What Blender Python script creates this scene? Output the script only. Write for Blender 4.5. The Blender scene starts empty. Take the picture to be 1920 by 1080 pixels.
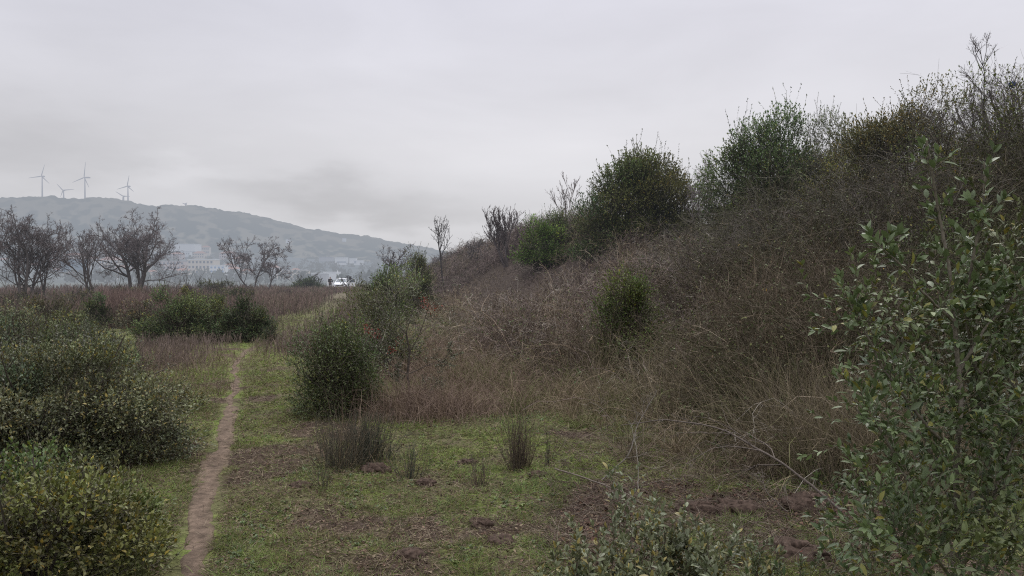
import bpy, math
import numpy as np
rng = np.random.default_rng(11)
F = 1478.0            # focal length in photo pixels (1920 wide)
HZ = 520.0            # horizon row
CZ = 1.65             # eye height
sc = bpy.context.scene
COL = sc.collection

# ------------------------------------------------------------------ numpy helpers
def norm(v):
    return v / np.maximum(np.linalg.norm(v, axis=-1, keepdims=True), 1e-9)
def U(a, b, n): return rng.uniform(a, b, n)
def rv(n): return norm(rng.normal(size=(n, 3)))
def smooth(t):
    t = np.clip(t, 0, 1); return t * t * (3 - 2 * t)
def hash2(ix, iy, seed):
    n = (ix.astype(np.int64) * 374761393 + iy.astype(np.int64) * 668265263 + seed * 974711) & 0xffffffff
    n = ((n ^ (n >> 13)) * 1274126177) & 0xffffffff
    return ((n ^ (n >> 16)) & 0xffff) / 65535.0
def vnoise(x, y, seed=0):
    x = np.asarray(x, float); y = np.asarray(y, float)
    ix = np.floor(x); iy = np.floor(y); fx = smooth(x - ix); fy = smooth(y - iy)
    a = hash2(ix, iy, seed); b = hash2(ix + 1, iy, seed); c = hash2(ix, iy + 1, seed); d = hash2(ix + 1, iy + 1, seed)
    return (a * (1 - fx) + b * fx) * (1 - fy) + (c * (1 - fx) + d * fx) * fy
def fbm(x, y, seed=0, o=4):
    s = 0; a = 0.5; t = 0
    for k in range(o):
        s = s + a * vnoise(x * 2 ** k, y * 2 ** k, seed + 17 * k); t += a; a *= 0.5
    return s / t

# ------------------------------------------------------------------ terrain
FY = np.array([-20, 0, 4, 6, 7.4, 10.4, 12, 14.3, 18, 30, 45, 70, 110, 200.])
FX = np.array([9, 5.6, 4.0, 2.9, 2.3, 1.6, .35, -.85, -1.6, -4.2, -8.2, -14, -12, -5.])
def foot(y): return np.interp(y, FY, FX) + (fbm(np.asarray(y, float) * .7, np.asarray(y, float) * 0 + 2, 301, 3) - .5) * np.interp(y, [4, 7, 18, 30], [0, 1.5, 1.5, 0])
PY_ = np.array([2.5, 4.35, 5.3, 6.4, 7.87, 9.75, 12.2, 14.3, 16.8, 18.7, 22, 30, 44, 56, 75])
PPX = np.array([262, 338, 372, 394, 411, 426, 444, 436, 452, 478, 518, 580, 622, 640, 640.])
PX_ = (PPX - 960) / F * PY_
def pathx(y): return np.interp(y, PY_, PX_)
def height(x, y):
    x = np.asarray(x, float); y = np.asarray(y, float)
    s = x - foot(y)
    H = np.interp(y, [0, 14, 30, 42, 60, 120, 200, 400], [3.3, 3.4, 3.5, 4.3, 4.0, 3.0, 2.0, 0.0])
    h = H * smooth(s / np.interp(y, [28, 42], [15.0, 11.3]))
    h = h + np.clip(s, 0, 6) * 0.03
    d = np.hypot(x, y)
    near = np.exp(-d / 60)
    h = h + (fbm(x * 0.35, y * 0.35, 3, 3) - 0.5) * 0.22 * near * (np.abs(x - pathx(y)) * 0.5).clip(0.15, 1)
    h = h + (fbm(x * 2.3, y * 2.3, 9, 3) - 0.5) * 0.12 * np.exp(-d / 18) * (np.abs(x - pathx(y)) * 2).clip(.3, 1)
    h = h - 0.035 * np.exp(-((x - pathx(y)) / 0.22) ** 2) * (y < 60)
    far = np.interp(d, [0, 125, 320, 700, 1100, 1800, 2600, 6000], [0, 0, -7, -5, 0, 42, 90, 120])
    side = np.interp(x / np.maximum(y, 1), [-1.2, -.4, 0.05, .5], [.9, 1, 0.4, 0.2])
    h = h + np.where(far > 0, far * side, far)
    return h
def ground_at(px, d):
    x = (px - 960) / F * d
    return np.array([x, d, float(height(x, d))])
def pt(px, py, d):                                   # a point in the place, given where the photo shows it and how far it stands
    return np.array([(px - 960) / F * d, d, CZ + (HZ - py) / F * d])

# ------------------------------------------------------------------ mesh helpers
class Geo:
    def __init__(s): s.V = []; s.T = []; s.C = []; s.n = 0
    def add(s, V, T, C):
        V = np.asarray(V, float).reshape(-1, 3); T = np.asarray(T, int).reshape(-1, 3)
        C = np.asarray(C, float)
        if C.ndim == 1: C = np.repeat(C[None, :], len(V), 0)
        s.V.append(V); s.T.append(T + s.n); s.C.append(C); s.n += len(V); return s
    def get(s): return np.concatenate(s.V), np.concatenate(s.T), np.concatenate(s.C)

def strands(g, P, R, C, sides=3):
    """P (N,K,3) polylines, R (N,K) radii, C (N,3) colours"""
    N, K, _ = P.shape
    if N == 0: return
    R = np.broadcast_to(R, (N, K))
    T = np.empty_like(P); T[:, 1:-1] = P[:, 2:] - P[:, :-2]; T[:, 0] = P[:, 1] - P[:, 0]; T[:, -1] = P[:, -1] - P[:, -2]
    T = norm(T)
    ref = np.repeat(rv(N)[:, None, :], K, 1)
    A = norm(np.cross(T, ref)); B = np.cross(T, A)
    S = sides
    if S == 2:
        V = np.stack([P + A * R[..., None], P - A * R[..., None]], 2)
    else:
        an = np.arange(S) * 2 * np.pi / S
        V = P[:, :, None, :] + R[:, :, None, None] * (A[:, :, None, :] * np.cos(an)[None, None, :, None] + B[:, :, None, :] * np.sin(an)[None, None, :, None])
    base = (np.arange(N) * K * S)[:, None, None]
    k = np.arange(K - 1)[None, :, None] * S
    j = np.arange(S if S > 2 else 1)[None, None, :]; j2 = (j + 1) % S
    a = base + k + j; b = base + k + j2; c = a + S; d = b + S
    tri = np.concatenate([np.stack([a, b, d], -1).reshape(-1, 3), np.stack([a, d, c], -1).reshape(-1, 3)])
    g.add(V, tri, np.repeat(C, K * S, 0))

def leaves(g, P, D, Nn, L, W, C, kind=0, fold=0.25):
    n = len(P)
    if n == 0: return
    D = norm(D); X = norm(np.cross(D, Nn)); Z = np.cross(X, D)
    L = np.broadcast_to(L, n)[:, None]; W = np.broadcast_to(W, n)[:, None]
    if kind == 0:                                     # folded diamond
        l = P + D * L * .45 + X * W * .5 + Z * W * fold; r = P + D * L * .45 - X * W * .5 + Z * W * fold
        V = np.stack([P, l, P + D * L, r], 1)
        T = np.array([[0, 1, 2], [0, 2, 3]]); m = 4
    else:                                             # eight-point leaf with a midrib and a drooping tip
        f = W * fold
        m1 = P + D * L * .33; m2 = P + D * L * .68 - Z * L * .03; tp = P + D * L - Z * L * .10
        V = np.stack([P, m1, m2, tp, m1 + X * W * .46 + Z * f, m2 + X * W * .40 + Z * f * .8, m1 - X * W * .46 + Z * f, m2 - X * W * .40 + Z * f * .8], 1)
        T = np.array([[0, 4, 1], [1, 4, 5], [1, 5, 2], [2, 5, 3], [0, 1, 6], [1, 7, 6], [1, 2, 7], [2, 3, 7]]); m = 8
    tri = (np.arange(n) * m)[:, None, None] + T[None]
    g.add(V, tri, np.repeat(C, m, 0))

def mesh(name, V, T, C=None, mat=None, smooth_=False):
    me = bpy.data.meshes.new(name)
    V = np.asarray(V, np.float32); T = np.asarray(T, np.int32)
    me.vertices.add(len(V)); me.vertices.foreach_set('co', V.ravel())
    n = T.shape[1]
    me.loops.add(T.size); me.loops.foreach_set('vertex_index', T.ravel())
    me.polygons.add(len(T)); me.polygons.foreach_set('loop_start', np.arange(0, T.size, n, dtype=np.int32))
    me.update(calc_edges=True)
    if smooth_: me.polygons.foreach_set('use_smooth', np.ones(len(T), bool))
    if C is not None:
        a = me.attributes.new('Col', 'FLOAT_COLOR', 'POINT')
        cc = np.ones((len(V), 4), np.float32); cc[:, :3] = C
        a.data.foreach_set('color', cc.ravel())
    if mat: me.materials.append(mat)
    return me
def link(name, me, parent=None, loc=None):
    o = bpy.data.objects.new(name, me); COL.objects.link(o)
    if loc is not None: o.location = loc
    if parent: o.parent = parent
    return o
def tag(o, label=None, cat=None, group=None, kind=None):
    if label: o['label'] = label
    if cat: o['category'] = cat
    if group: o['group'] = group
    if kind: o['kind'] = kind
    return o
def thing(name, loc, label, cat, group=None):
    o = link(name, None, None, loc); o.empty_display_size = .1
    return tag(o, label, cat, group)
def part(name, g, mat, root, smooth_=False, label=None):
    V, T, C = g.get()
    o = link(name, mesh(name, V - np.array(root.location)[None], T, C, mat, smooth_), root)
    if label: o['label'] = label
    return o
def stuff(name, g, mat, label, cat, smooth_=False):
    V, T, C = g.get()
    return tag(link(name, mesh(name, V, T, C, mat, smooth_)), label, cat, None, 'stuff')

# ------------------------------------------------------------------ materials
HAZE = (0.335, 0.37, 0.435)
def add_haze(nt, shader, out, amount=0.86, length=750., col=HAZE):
    """aerial perspective painted onto the surface by its distance in the place"""
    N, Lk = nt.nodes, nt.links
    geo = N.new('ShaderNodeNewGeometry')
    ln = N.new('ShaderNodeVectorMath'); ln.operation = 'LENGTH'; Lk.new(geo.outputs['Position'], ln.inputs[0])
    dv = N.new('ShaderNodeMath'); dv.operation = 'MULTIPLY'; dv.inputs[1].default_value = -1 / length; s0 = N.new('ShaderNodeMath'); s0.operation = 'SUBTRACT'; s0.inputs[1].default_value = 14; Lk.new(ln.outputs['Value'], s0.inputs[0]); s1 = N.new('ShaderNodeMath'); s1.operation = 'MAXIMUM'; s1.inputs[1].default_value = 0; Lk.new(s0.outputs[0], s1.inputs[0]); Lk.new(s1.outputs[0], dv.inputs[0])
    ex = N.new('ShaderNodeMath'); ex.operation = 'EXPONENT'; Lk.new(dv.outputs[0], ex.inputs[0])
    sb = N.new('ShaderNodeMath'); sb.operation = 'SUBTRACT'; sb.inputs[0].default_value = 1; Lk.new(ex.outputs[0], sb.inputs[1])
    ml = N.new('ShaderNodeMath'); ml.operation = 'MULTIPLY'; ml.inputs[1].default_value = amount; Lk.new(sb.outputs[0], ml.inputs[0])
    em = N.new('ShaderNodeEmission'); em.inputs['Color'].default_value = (*col, 1)  # surface itself glows with the haze colour; no mist stands in the scene
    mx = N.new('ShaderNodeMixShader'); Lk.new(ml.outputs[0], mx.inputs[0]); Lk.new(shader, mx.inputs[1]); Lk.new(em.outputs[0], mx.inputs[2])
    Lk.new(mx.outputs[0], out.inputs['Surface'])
def new_mat(name):
    m = bpy.data.materials.new(name); m.use_nodes = True
    nt = m.node_tree; nt.nodes.clear()
    out = nt.nodes.new('ShaderNodeOutputMaterial')
    m.cycles.emission_sampling = 'NONE'
    return m, nt, out
def veg_mat(name, rough=.6, spec=.25, trans=0.0, haze=True, gain=1.0, noise=0.0, nscale=20):
    m, nt, out = new_mat(name); N, Lk = nt.nodes, nt.links
    at = N.new('ShaderNodeAttribute'); at.attribute_name = 'Col'
    col = at.outputs['Color']
    if noise:
        tc = N.new('ShaderNodeNewGeometry')
        nz = N.new('ShaderNodeTexNoise'); nz.inputs['Scale'].default_value = nscale; nz.inputs['Detail'].default_value = 4
        Lk.new(tc.outputs['Position'], nz.inputs['Vector'])
        mr = N.new('ShaderNodeMapRange'); mr.inputs[1].default_value = .3; mr.inputs[2].default_value = .7
        mr.inputs[3].default_value = 1 - noise; mr.inputs[4].default_value = 1 + noise
        Lk.new(nz.outputs['Fac'], mr.inputs[0])
        vm = N.new('ShaderNodeVectorMath'); vm.operation = 'SCALE'; Lk.new(col, vm.inputs[0]); Lk.new(mr.outputs[0], vm.inputs['Scale'])
        col = vm.outputs[0]
    p = N.new('ShaderNodeBsdfPrincipled'); p.inputs['Roughness'].default_value = rough
    p.inputs['Specular IOR Level'].default_value = spec
    Lk.new(col, p.inputs['Base Color'])
    sh = p.outputs[0]
    if trans:
        t = N.new('ShaderNodeBsdfTranslucent'); Lk.new(col, t.inputs['Color'])
        mx = N.new('ShaderNodeMixShader'); mx.inputs[0].default_value = trans
        Lk.new(sh, mx.inputs[1]); Lk.new(t.outputs[0], mx.inputs[2]); sh = mx.outputs[0]
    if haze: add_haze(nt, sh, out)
    else: Lk.new(sh, out.inputs['Surface'])
    return m
M_leaf = veg_mat('leaf_near', .48, .38, .15, haze=False)
M_leaf_far = veg_mat('leaf_far', .6, .25, .12)
M_bark = veg_mat('bark_near', .85, .15, 0, haze=False, noise=.35, nscale=60)
M_bark_far = veg_mat('bark_far', .85, .15, 0)
M_dry = veg_mat('dry_stem', .8, .15, 0)
M_grass = veg_mat('grass_blade', .6, .2, .2)
M_soil = veg_mat('soil_clod', .95, .1, 0, haze=False, noise=.5, nscale=40)
M_rock = veg_mat('lichen_rock', .9, .1, 0, haze=False, noise=.4, nscale=30)

# ------------------------------------------------------------------ camera, world, light
cam = bpy.data.cameras.new('camera'); cam.sensor_width = 36; cam.lens = 36 * F / 1920
cam.clip_start = .05; cam.clip_end = 20000
co = link('camera', cam, None, (0, 0, CZ)); co.rotation_euler = (math.radians(90) - math.atan((540 - HZ) / F), 0, 0)
sc.camera = co
SUN_EL, SUN_AZ = math.radians(48), math.radians(18)     # high, ahead and a little right, behind thick cloud
w = bpy.data.worlds.new('World'); sc.world = w; w.use_nodes = True
nt = w.node_tree; N, Lk = nt.nodes, nt.links; N.clear()
wo = N.new('ShaderNodeOutputWorld'); bg = N.new('ShaderNodeBackground'); Lk.new(bg.outputs[0], wo.inputs[0])
tc = N.new('ShaderNodeTexCoord')
def dirpx(px, py): return norm(np.array([(px - 960) / F, 1, (HZ - py) / F]))
def vmath(op, a, b=None):
    n = N.new('ShaderNodeVectorMath'); n.operation = op
    for i, q in enumerate((a, b)):
        if q is None: continue
        if hasattr(q, 'links'): Lk.new(q, n.inputs[i])
        else: n.inputs[i].default_value = q
    return n
def fmath(op, a, b=None, clamp=False):
    n = N.new('ShaderNodeMath'); n.operation = op; n.use_clamp = clamp
    for i, q in enumerate((a, b)):
        if q is None: continue
        if hasattr(q, 'links'): Lk.new(q, n.inputs[i])
        else: n.inputs[i].default_value = q
    return n.outputs[0]
dirv = tc.outputs['Generated']
sp = N.new('ShaderNodeSeparateXYZ'); Lk.new(dirv, sp.inputs[0])
ramp = N.new('ShaderNodeValToRGB'); Lk.new(sp.outputs['Z'], ramp.inputs[0])
e = ramp.color_ramp.elements
def setramp(els):
    while len(e) > 2: e.remove(e[-1])
    for i, (p_, c_) in enumerate(els):
        el = e[i] if i < 2 else e.new(p_)
        el.position = p_; el.color = (*c_, 1)
setramp([(0.0, (.56, .57, .60)), (.05, (.655, .655, .68)), (.16, (.72, .715, .75)), (.34, (.69, .69, .765)), (.6, (1.35, 1.35, 1.42)), (1.0, (2.3, 2.3, 2.4))])
# cloud texture
st = vmath('MULTIPLY', dirv, (1.0, 1.0, 3.2))
n1 = N.new('ShaderNodeTexNoise'); n1.inputs['Scale'].default_value = 3.2; n1.inputs['Detail'].default_value = 6; n1.inputs['Roughness'].default_value = .5
n1.inputs['Distortion'].default_value = .3
Lk.new(st.outputs[0], n1.inputs['Vector'])
cl = fmath('MULTIPLY', fmath('SUBTRACT', n1.outputs['Fac'], .5), .32)
# soft darker and brighter cloud banks, set by their direction in the sky, ragged by noise
wr = N.new('ShaderNodeTexNoise'); wr.inputs['Scale'].default_value = 9; wr.inputs['Detail'].default_value = 5; Lk.new(st.outputs[0], wr.inputs['Vector'])
wv = vmath('SCALE', vmath('SUBTRACT', wr.outputs['Color'], (.5, .5, .5)).outputs[0]); wv.inputs['Scale'].default_value = .11
dw = vmath('ADD', dirv, wv.outputs[0])
def bank(px, py, sx, sz, amp):
    d0 = dirpx(px, py)
    df = vmath('SUBTRACT', dw.outputs[0], tuple(d0))
    sq = vmath('MULTIPLY', df.outputs[0], (1 / sx, 1 / sx, 1 / sz))
    l2 = vmath('DOT_PRODUCT', sq.outputs[0], sq.outputs[0]).outputs['Value']
    return fmath('MULTIPLY', fmath('EXPONENT', fmath('MULTIPLY', l2, -1)), amp)
tot = cl
for b in [(20, 310, .16, .06, -.17), (600, 365, .09, .030, -.16), (480, 355, .06, .018, -.07), (760, 400, .12, .022, -.10), (330, 325, .10, .022, .13),
          (200, 370, .16, .022, .05), (60, 200, .25, .10, -.06), (1250, 250, .5, .14, .03), (800, 445, .25, .016, .05)]:
    tot = fmath('ADD', tot, bank(*b))
gain = fmath('ADD', tot, 1.0)
cv = vmath('SCALE', ramp.outputs[0]); Lk.new(gain, cv.inputs['Scale'])
sky = N.new('ShaderNodeTexSky'); sky.sky_type = 'NISHITA'; sky.sun_disc = False
sky.sun_elevation = SUN_EL; sky.sun_rotation = SUN_AZ; sky.air_density = 1; sky.dust_density = 4
mx = N.new('ShaderNodeMixRGB'); mx.blend_type = 'MIX'; mx.inputs[0].default_value = .04
sk = vmath('SCALE', sky.outputs[0]); sk.inputs['Scale'].default_value = .1
Lk.new(cv.outputs[0], mx.inputs[1]); Lk.new(sk.outputs[0], mx.inputs[2]); Lk.new(mx.outputs[0], bg.inputs['Color'])
bg.inputs['Strength'].default_value = 1.0
sun = bpy.data.lights.new('sun', 'SUN'); sun.energy = 1.2; sun.angle = math.radians(25); sun.color = (1, .96, .9)
so = link('sun', sun); so.rotation_euler = (math.radians(90) - SUN_EL, 0, math.radians(180) - SUN_AZ)
sc.view_settings.view_transform = 'Standard'; sc.view_settings.look = 'None'; sc.view_settings.exposure = 0
sc.cycles.max_bounces = 4; sc.cycles.diffuse_bounces = 2; sc.cycles.glossy_bounces = 2; sc.cycles.transmission_bounces = 3
sc.cycles.use_denoising = False; sc.cycles.filter_width = 1.15
sc.cycles.caustics_reflective = False; sc.cycles.caustics_refractive = False

# ------------------------------------------------------------------ ground sheet
def sinh_axis(c, lo, hi, s, n):
    a, b = math.asinh((lo - c) / s), math.asinh((hi - c) / s)
    return c + s * np.sinh(np.linspace(a, b, n))
gx = sinh_axis(0, -7000, 7000, 7, 760); gy = sinh_axis(6, -60, 7000, 6, 620)
GX, GY = np.meshgrid(gx, gy)
GH = height(GX, GY)
nx, ny = len(gx), len(gy)
idx = (np.arange(ny - 1)[:, None] * nx + np.arange(nx - 1)[None]).ravel()
quad = np.stack([idx, idx + 1, idx + nx + 1, idx + nx], 1)
def green_mask(x, y):                                # how green the turf is
    g_ = smooth((fbm(x * 1.7, y * 1.7, 21, 4) - .25) / .20) * (.2 + .8 * smooth((fbm(x * 2.7, y * 2.7, 22, 4) - .40) / .14))
    s = x - foot(y)
    g_ = g_ * (1 - smooth((s - .9) / 1.5))
    g_ = g_ * np.interp(y, [0, 12, 25, 45, 60], [1, 1, .8, .35, .2])
    verge = np.exp(-((x - pathx(y) + .42) / .3) ** 2) * (y < 24)      # bright moss along the left verge of the path
    strip = np.exp(-((x - pathx(y)) / np.interp(y, [0, 16, 22, 60], [.01, .01, .4, .7])) ** 2) * (y > 17) * np.interp(y, [17, 20, 30, 50], [0, .8, .5, .15])
    left = smooth((pathx(y) - .9 - x) / 1.2)
    g_ = g_ * (1 - .4 * left)
    return np.clip(np.maximum(g_, np.maximum(verge, strip)), 0, 1)
def bare_mask(x, y):
    b = smooth((fbm(x * 1.5 + 40, y * 1.5, 33, 4) - .635) / .07)
    bp = np.array([(-2.25, 7.3, .55, .9), (-2.0, 8.3, .5, .7), (1.75, 5.75, .45, .28), (2.5, 5.6, .5, .3), (2.5, 4.5, .5, .7), (-.15, 5.35, .3, .25), (-.6, 4.6, .35, .25), (1.0, 6.2, .4, .3), (2.2, 5.4, .7, .4)])
    for (bx, by, rx, ry) in bp:
        k = ((x - bx) / rx) ** 2 + ((y - by) / ry) ** 2
        b = np.maximum(b, smooth((1.25 - k - (fbm(x * 4, y * 4, 5, 4) - .5) * 3.4) / .7))
    return np.clip(b, 0, 1)
gm = green_mask(GX, GY); bm_ = bare_mask(GX, GY) * (np.hypot(GX, GY) < 40)
hl = smooth((GX - foot(GY) - .8) / 1.5)
soil = np.array([.080, .058, .043]); green = np.array([.135, .165, .046]); drycol = np.array([.122, .112, .060]); litter = np.array([.060, .045, .037]); farc = np.array([.10, .105, .075])
nz_ = fbm(GX * 1.7, GY * 1.7, 77, 4)[..., None]
gc = drycol * (.7 + .5 * nz_)
gc = gc * (1 - gm[..., None]) + green * (.75 + .5 * nz_) * gm[..., None]
gc = gc * (1 - bm_[..., None]) + soil * (.8 + .4 * nz_) * bm_[..., None]
gc = gc * (1 - hl[..., None]) + litter * hl[..., None]
rz = smooth((np.hypot(GX, GY) - 30) / 40)[..., None]
gc = gc * (1 - rz * .6) + np.array([.135, .105, .082]) * rz * .6
ff = smooth((np.hypot(GX, GY) - 150) / 200)[..., None]
gc = gc * (1 - ff) + farc * (.6 + .8 * fbm(GX * .006, GY * .006, 4, 4)[..., None]) * ff
m, nt, out = new_mat('ground_soil'); N, Lk = nt.nodes, nt.links
at = N.new('ShaderNodeAttribute'); at.attribute_name = 'Col'
geo = N.new('ShaderNodeNewGeometry')
na = N.new('ShaderNodeTexNoise'); na.inputs['Scale'].default_value = 14; na.inputs['Detail'].default_value = 8; na.inputs['Roughness'].default_value = .7; Lk.new(geo.outputs['Position'], na.inputs['Vector'])
mr = N.new('ShaderNodeMapRange'); mr.inputs[1].default_value = .3; mr.inputs[2].default_value = .7; mr.inputs[3].default_value = .45; mr.inputs[4].default_value = 1.45; Lk.new(na.outputs['Fac'], mr.inputs[0])
vs = N.new('ShaderNodeVectorMath'); vs.operation = 'SCALE'; Lk.new(at.outputs['Color'], vs.inputs[0]); Lk.new(mr.outputs[0], vs.inputs['Scale'])
p = N.new('ShaderNodeBsdfPrincipled'); p.inputs['Roughness'].default_value = .95; p.inputs['Specular IOR Level'].default_value = .1; Lk.new(vs.outputs[0], p.inputs['Base Color'])
bp_ = N.new('ShaderNodeBump'); bp_.inputs['Strength'].default_value = .9; bp_.inputs['Distance'].default_value = .03; Lk.new(na.outputs['Fac'], bp_.inputs['Height']); Lk.new(bp_.outputs[0], p.inputs['Normal'])
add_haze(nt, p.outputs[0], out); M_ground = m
gme = mesh('ground', np.stack([GX, GY, GH], -1).reshape(-1, 3), quad, gc.reshape(-1, 3), M_ground, True)
tag(link('ground', gme), 'uneven ground of short turf, moss and brown soil rising into the slope', 'ground', None, 'structure')

# path ribbon
ys = np.concatenate([np.arange(2.6, 24, .05), np.arange(24, 60, .25)])
us = np.linspace(-1, 1, 15)
wl = .052 + .05 * (fbm(ys * 2.2, ys * 0 + 3, 8, 5) - .5) * 3 + np.interp(ys, [4, 7, 8.5, 11, 17, 60], [.03, .02, .02, .0, .0, .15]); wr_ = .055 + .06 * (fbm(ys * 2.2, ys * 0 + 9, 18, 5) - .5) * 3 + np.interp(ys, [4, 7.2, 8.5, 11, 17, 60], [.02, .06, .05, 0, .0, .15])
px_ = pathx(ys); px_ = np.convolve(np.pad(px_, 6, 'edge'), np.ones(13) / 13, 'valid') + (fbm(ys * .9, ys * 0 + 5, 28, 3) - .5) * .16
PXg = px_[:, None] + np.where(us[None] < 0, us[None] * wl[:, None], us[None] * wr_[:, None])
PYg = np.repeat(ys[:, None], len(us), 1)
PZ = height(PXg, PYg) + .012 - .012 * np.abs(us[None]) ** 6 + (fbm(PXg * 11, PYg * 11, 2, 4) - .5) * .035
idx = (np.arange(len(ys) - 1)[:, None] * len(us) + np.arange(len(us) - 1)[None]).ravel()
pq = np.stack([idx, idx + 1, idx + len(us) + 1, idx + len(us)], 1)
edge = (np.abs(us)[None] ** 3)[..., None]
fade = np.interp(ys, [0, 16, 22, 60], [0, .1, .7, .9])[:, None, None]
pc = (np.array([.150, .110, .084]) * (.55 + .9 * fbm(PXg * 11, PYg * 9, 41, 4))[..., None])
pc = pc * (1 - .4 * edge) + np.array([.10, .085, .05]) * .4 * edge
pc = pc * (1 - fade) + np.array([.115, .105, .062]) * fade
tag(link('path', mesh('path', np.stack([PXg, PYg, PZ], -1).reshape(-1, 3), pq, pc.reshape(-1, 3), M_ground, True)), 'narrow trodden earth footpath winding through the turf', 'path', None, 'structure')

# ------------------------------------------------------------------ far hill
RP = np.array([-900, -300, 0, 40, 65, 95, 115, 130, 155, 175, 200, 235, 270, 290, 350, 400, 420, 450, 480, 520, 580, 640, 690, 740, 790, 850, 950, 1100, 1400])
RY = np.array([400, 378, 372, 372, 370, 368, 373, 374, 373, 371, 372, 377, 385, 387, 386, 392, 397, 398, 404, 415, 430, 440, 444, 455, 463, 476, 492, 505, 515.])
HD = 3000.
hp = np.linspace(-900, 1400, 700); hd = np.concatenate([np.linspace(1450, 3000, 90), np.linspace(3030, 4200, 20)])
HP, HDg = np.meshgrid(hp, hd)
rz_ = CZ + (HZ - np.interp(HP, RP, RY)) / F * HD
ta = (HP - 960) / F
HXg = ta * HDg
g0 = height(ta * 1450, np.full_like(ta, 1450.)) - 6
tt = (HDg - 1450) / (3000 - 1450)
prof = np.where(tt <= 1, .25 * tt + .75 * smooth(tt) * tt, 1 - .6 * smooth((tt - 1) / .8))
gul = (fbm(HP * .012 + 2, HDg * .0016, 15, 5) - .5) * np.clip(tt * (1.0 - tt), 0, 1) * 4
HZg = g0 + (rz_ - g0) * prof + gul * 34 + (fbm(HP * .09, HDg * .02, 6, 3) - .5) * 9 * np.clip(tt, 0, 1) + (vnoise(HP * .22, HDg * .05, 16)) * 5 * (tt > .8)
idx = (np.arange(len(hd) - 1)[:, None] * len(hp) + np.arange(len(hp) - 1)[None]).ravel()
hq = np.stack([idx, idx + 1, idx + len(hp) + 1, idx + len(hp)], 1)
hn = fbm(HP * .05, HDg * .012, 91, 5)[..., None]
top = smooth((tt - .55) / .4)[..., None]
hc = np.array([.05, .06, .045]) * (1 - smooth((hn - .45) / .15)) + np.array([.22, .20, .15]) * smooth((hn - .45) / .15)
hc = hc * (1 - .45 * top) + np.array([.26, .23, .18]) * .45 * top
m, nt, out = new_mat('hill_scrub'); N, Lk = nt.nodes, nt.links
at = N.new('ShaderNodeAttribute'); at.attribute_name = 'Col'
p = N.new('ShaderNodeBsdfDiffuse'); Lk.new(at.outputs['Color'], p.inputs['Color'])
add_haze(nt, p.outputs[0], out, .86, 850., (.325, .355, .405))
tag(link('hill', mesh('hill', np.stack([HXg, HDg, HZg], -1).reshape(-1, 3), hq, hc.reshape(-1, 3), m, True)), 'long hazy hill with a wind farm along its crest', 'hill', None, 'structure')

# ------------------------------------------------------------------ wood generators
def poly(P0, D, L, K, wob=.12, grav=0.0, up=0.0):
    """curved polylines: start, direction, length"""
    n = len(P0); P = np.empty((n, K, 3)); P[:, 0] = P0; d = norm(D.copy()); st = (L / (K - 1))[:, None]
    for k in range(1, K):
        d = d + rng.normal(size=(n, 3)) * wob
        d[:, 2] += up - grav * k / K
        d = norm(d); P[:, k] = P[:, k - 1] + d * st
    return P
def children(P, R, nc, t0, ang, ratio, rr, t1=1.0):
    n, K, _ = P.shape
    t = U(t0, t1, (n, nc)) * (K - 1.001); i = t.astype(int); f = (t - i)[..., None]
    a = np.arange(n)[:, None]
    S = P[a, i] * (1 - f) + P[a, i + 1] * f
    T = norm(P[a, i + 1] - P[a, i])
    per = norm(np.cross(T, rng.normal(size=T.shape)))
    an = U(ang[0], ang[1], (n, nc))[..., None]
    D = T * np.cos(an) + per * np.sin(an)
    Lp = np.linalg.norm(P[:, 1:] - P[:, :-1], axis=-1).sum(1)
    L = Lp[:, None] * ratio * (1.12 - .58 * t / K) * U(.6, 1.12, (n, nc))
    r = (R[a, i] * (1 - f[..., 0]) + R[a, i + 1] * f[..., 0]) * rr
    return S.reshape(-1, 3), D.reshape(-1, 3), L.ravel(), r.ravel()
def taper(r, K, end=.35): return r[:, None] * np.linspace(1, end, K)[None]

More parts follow.
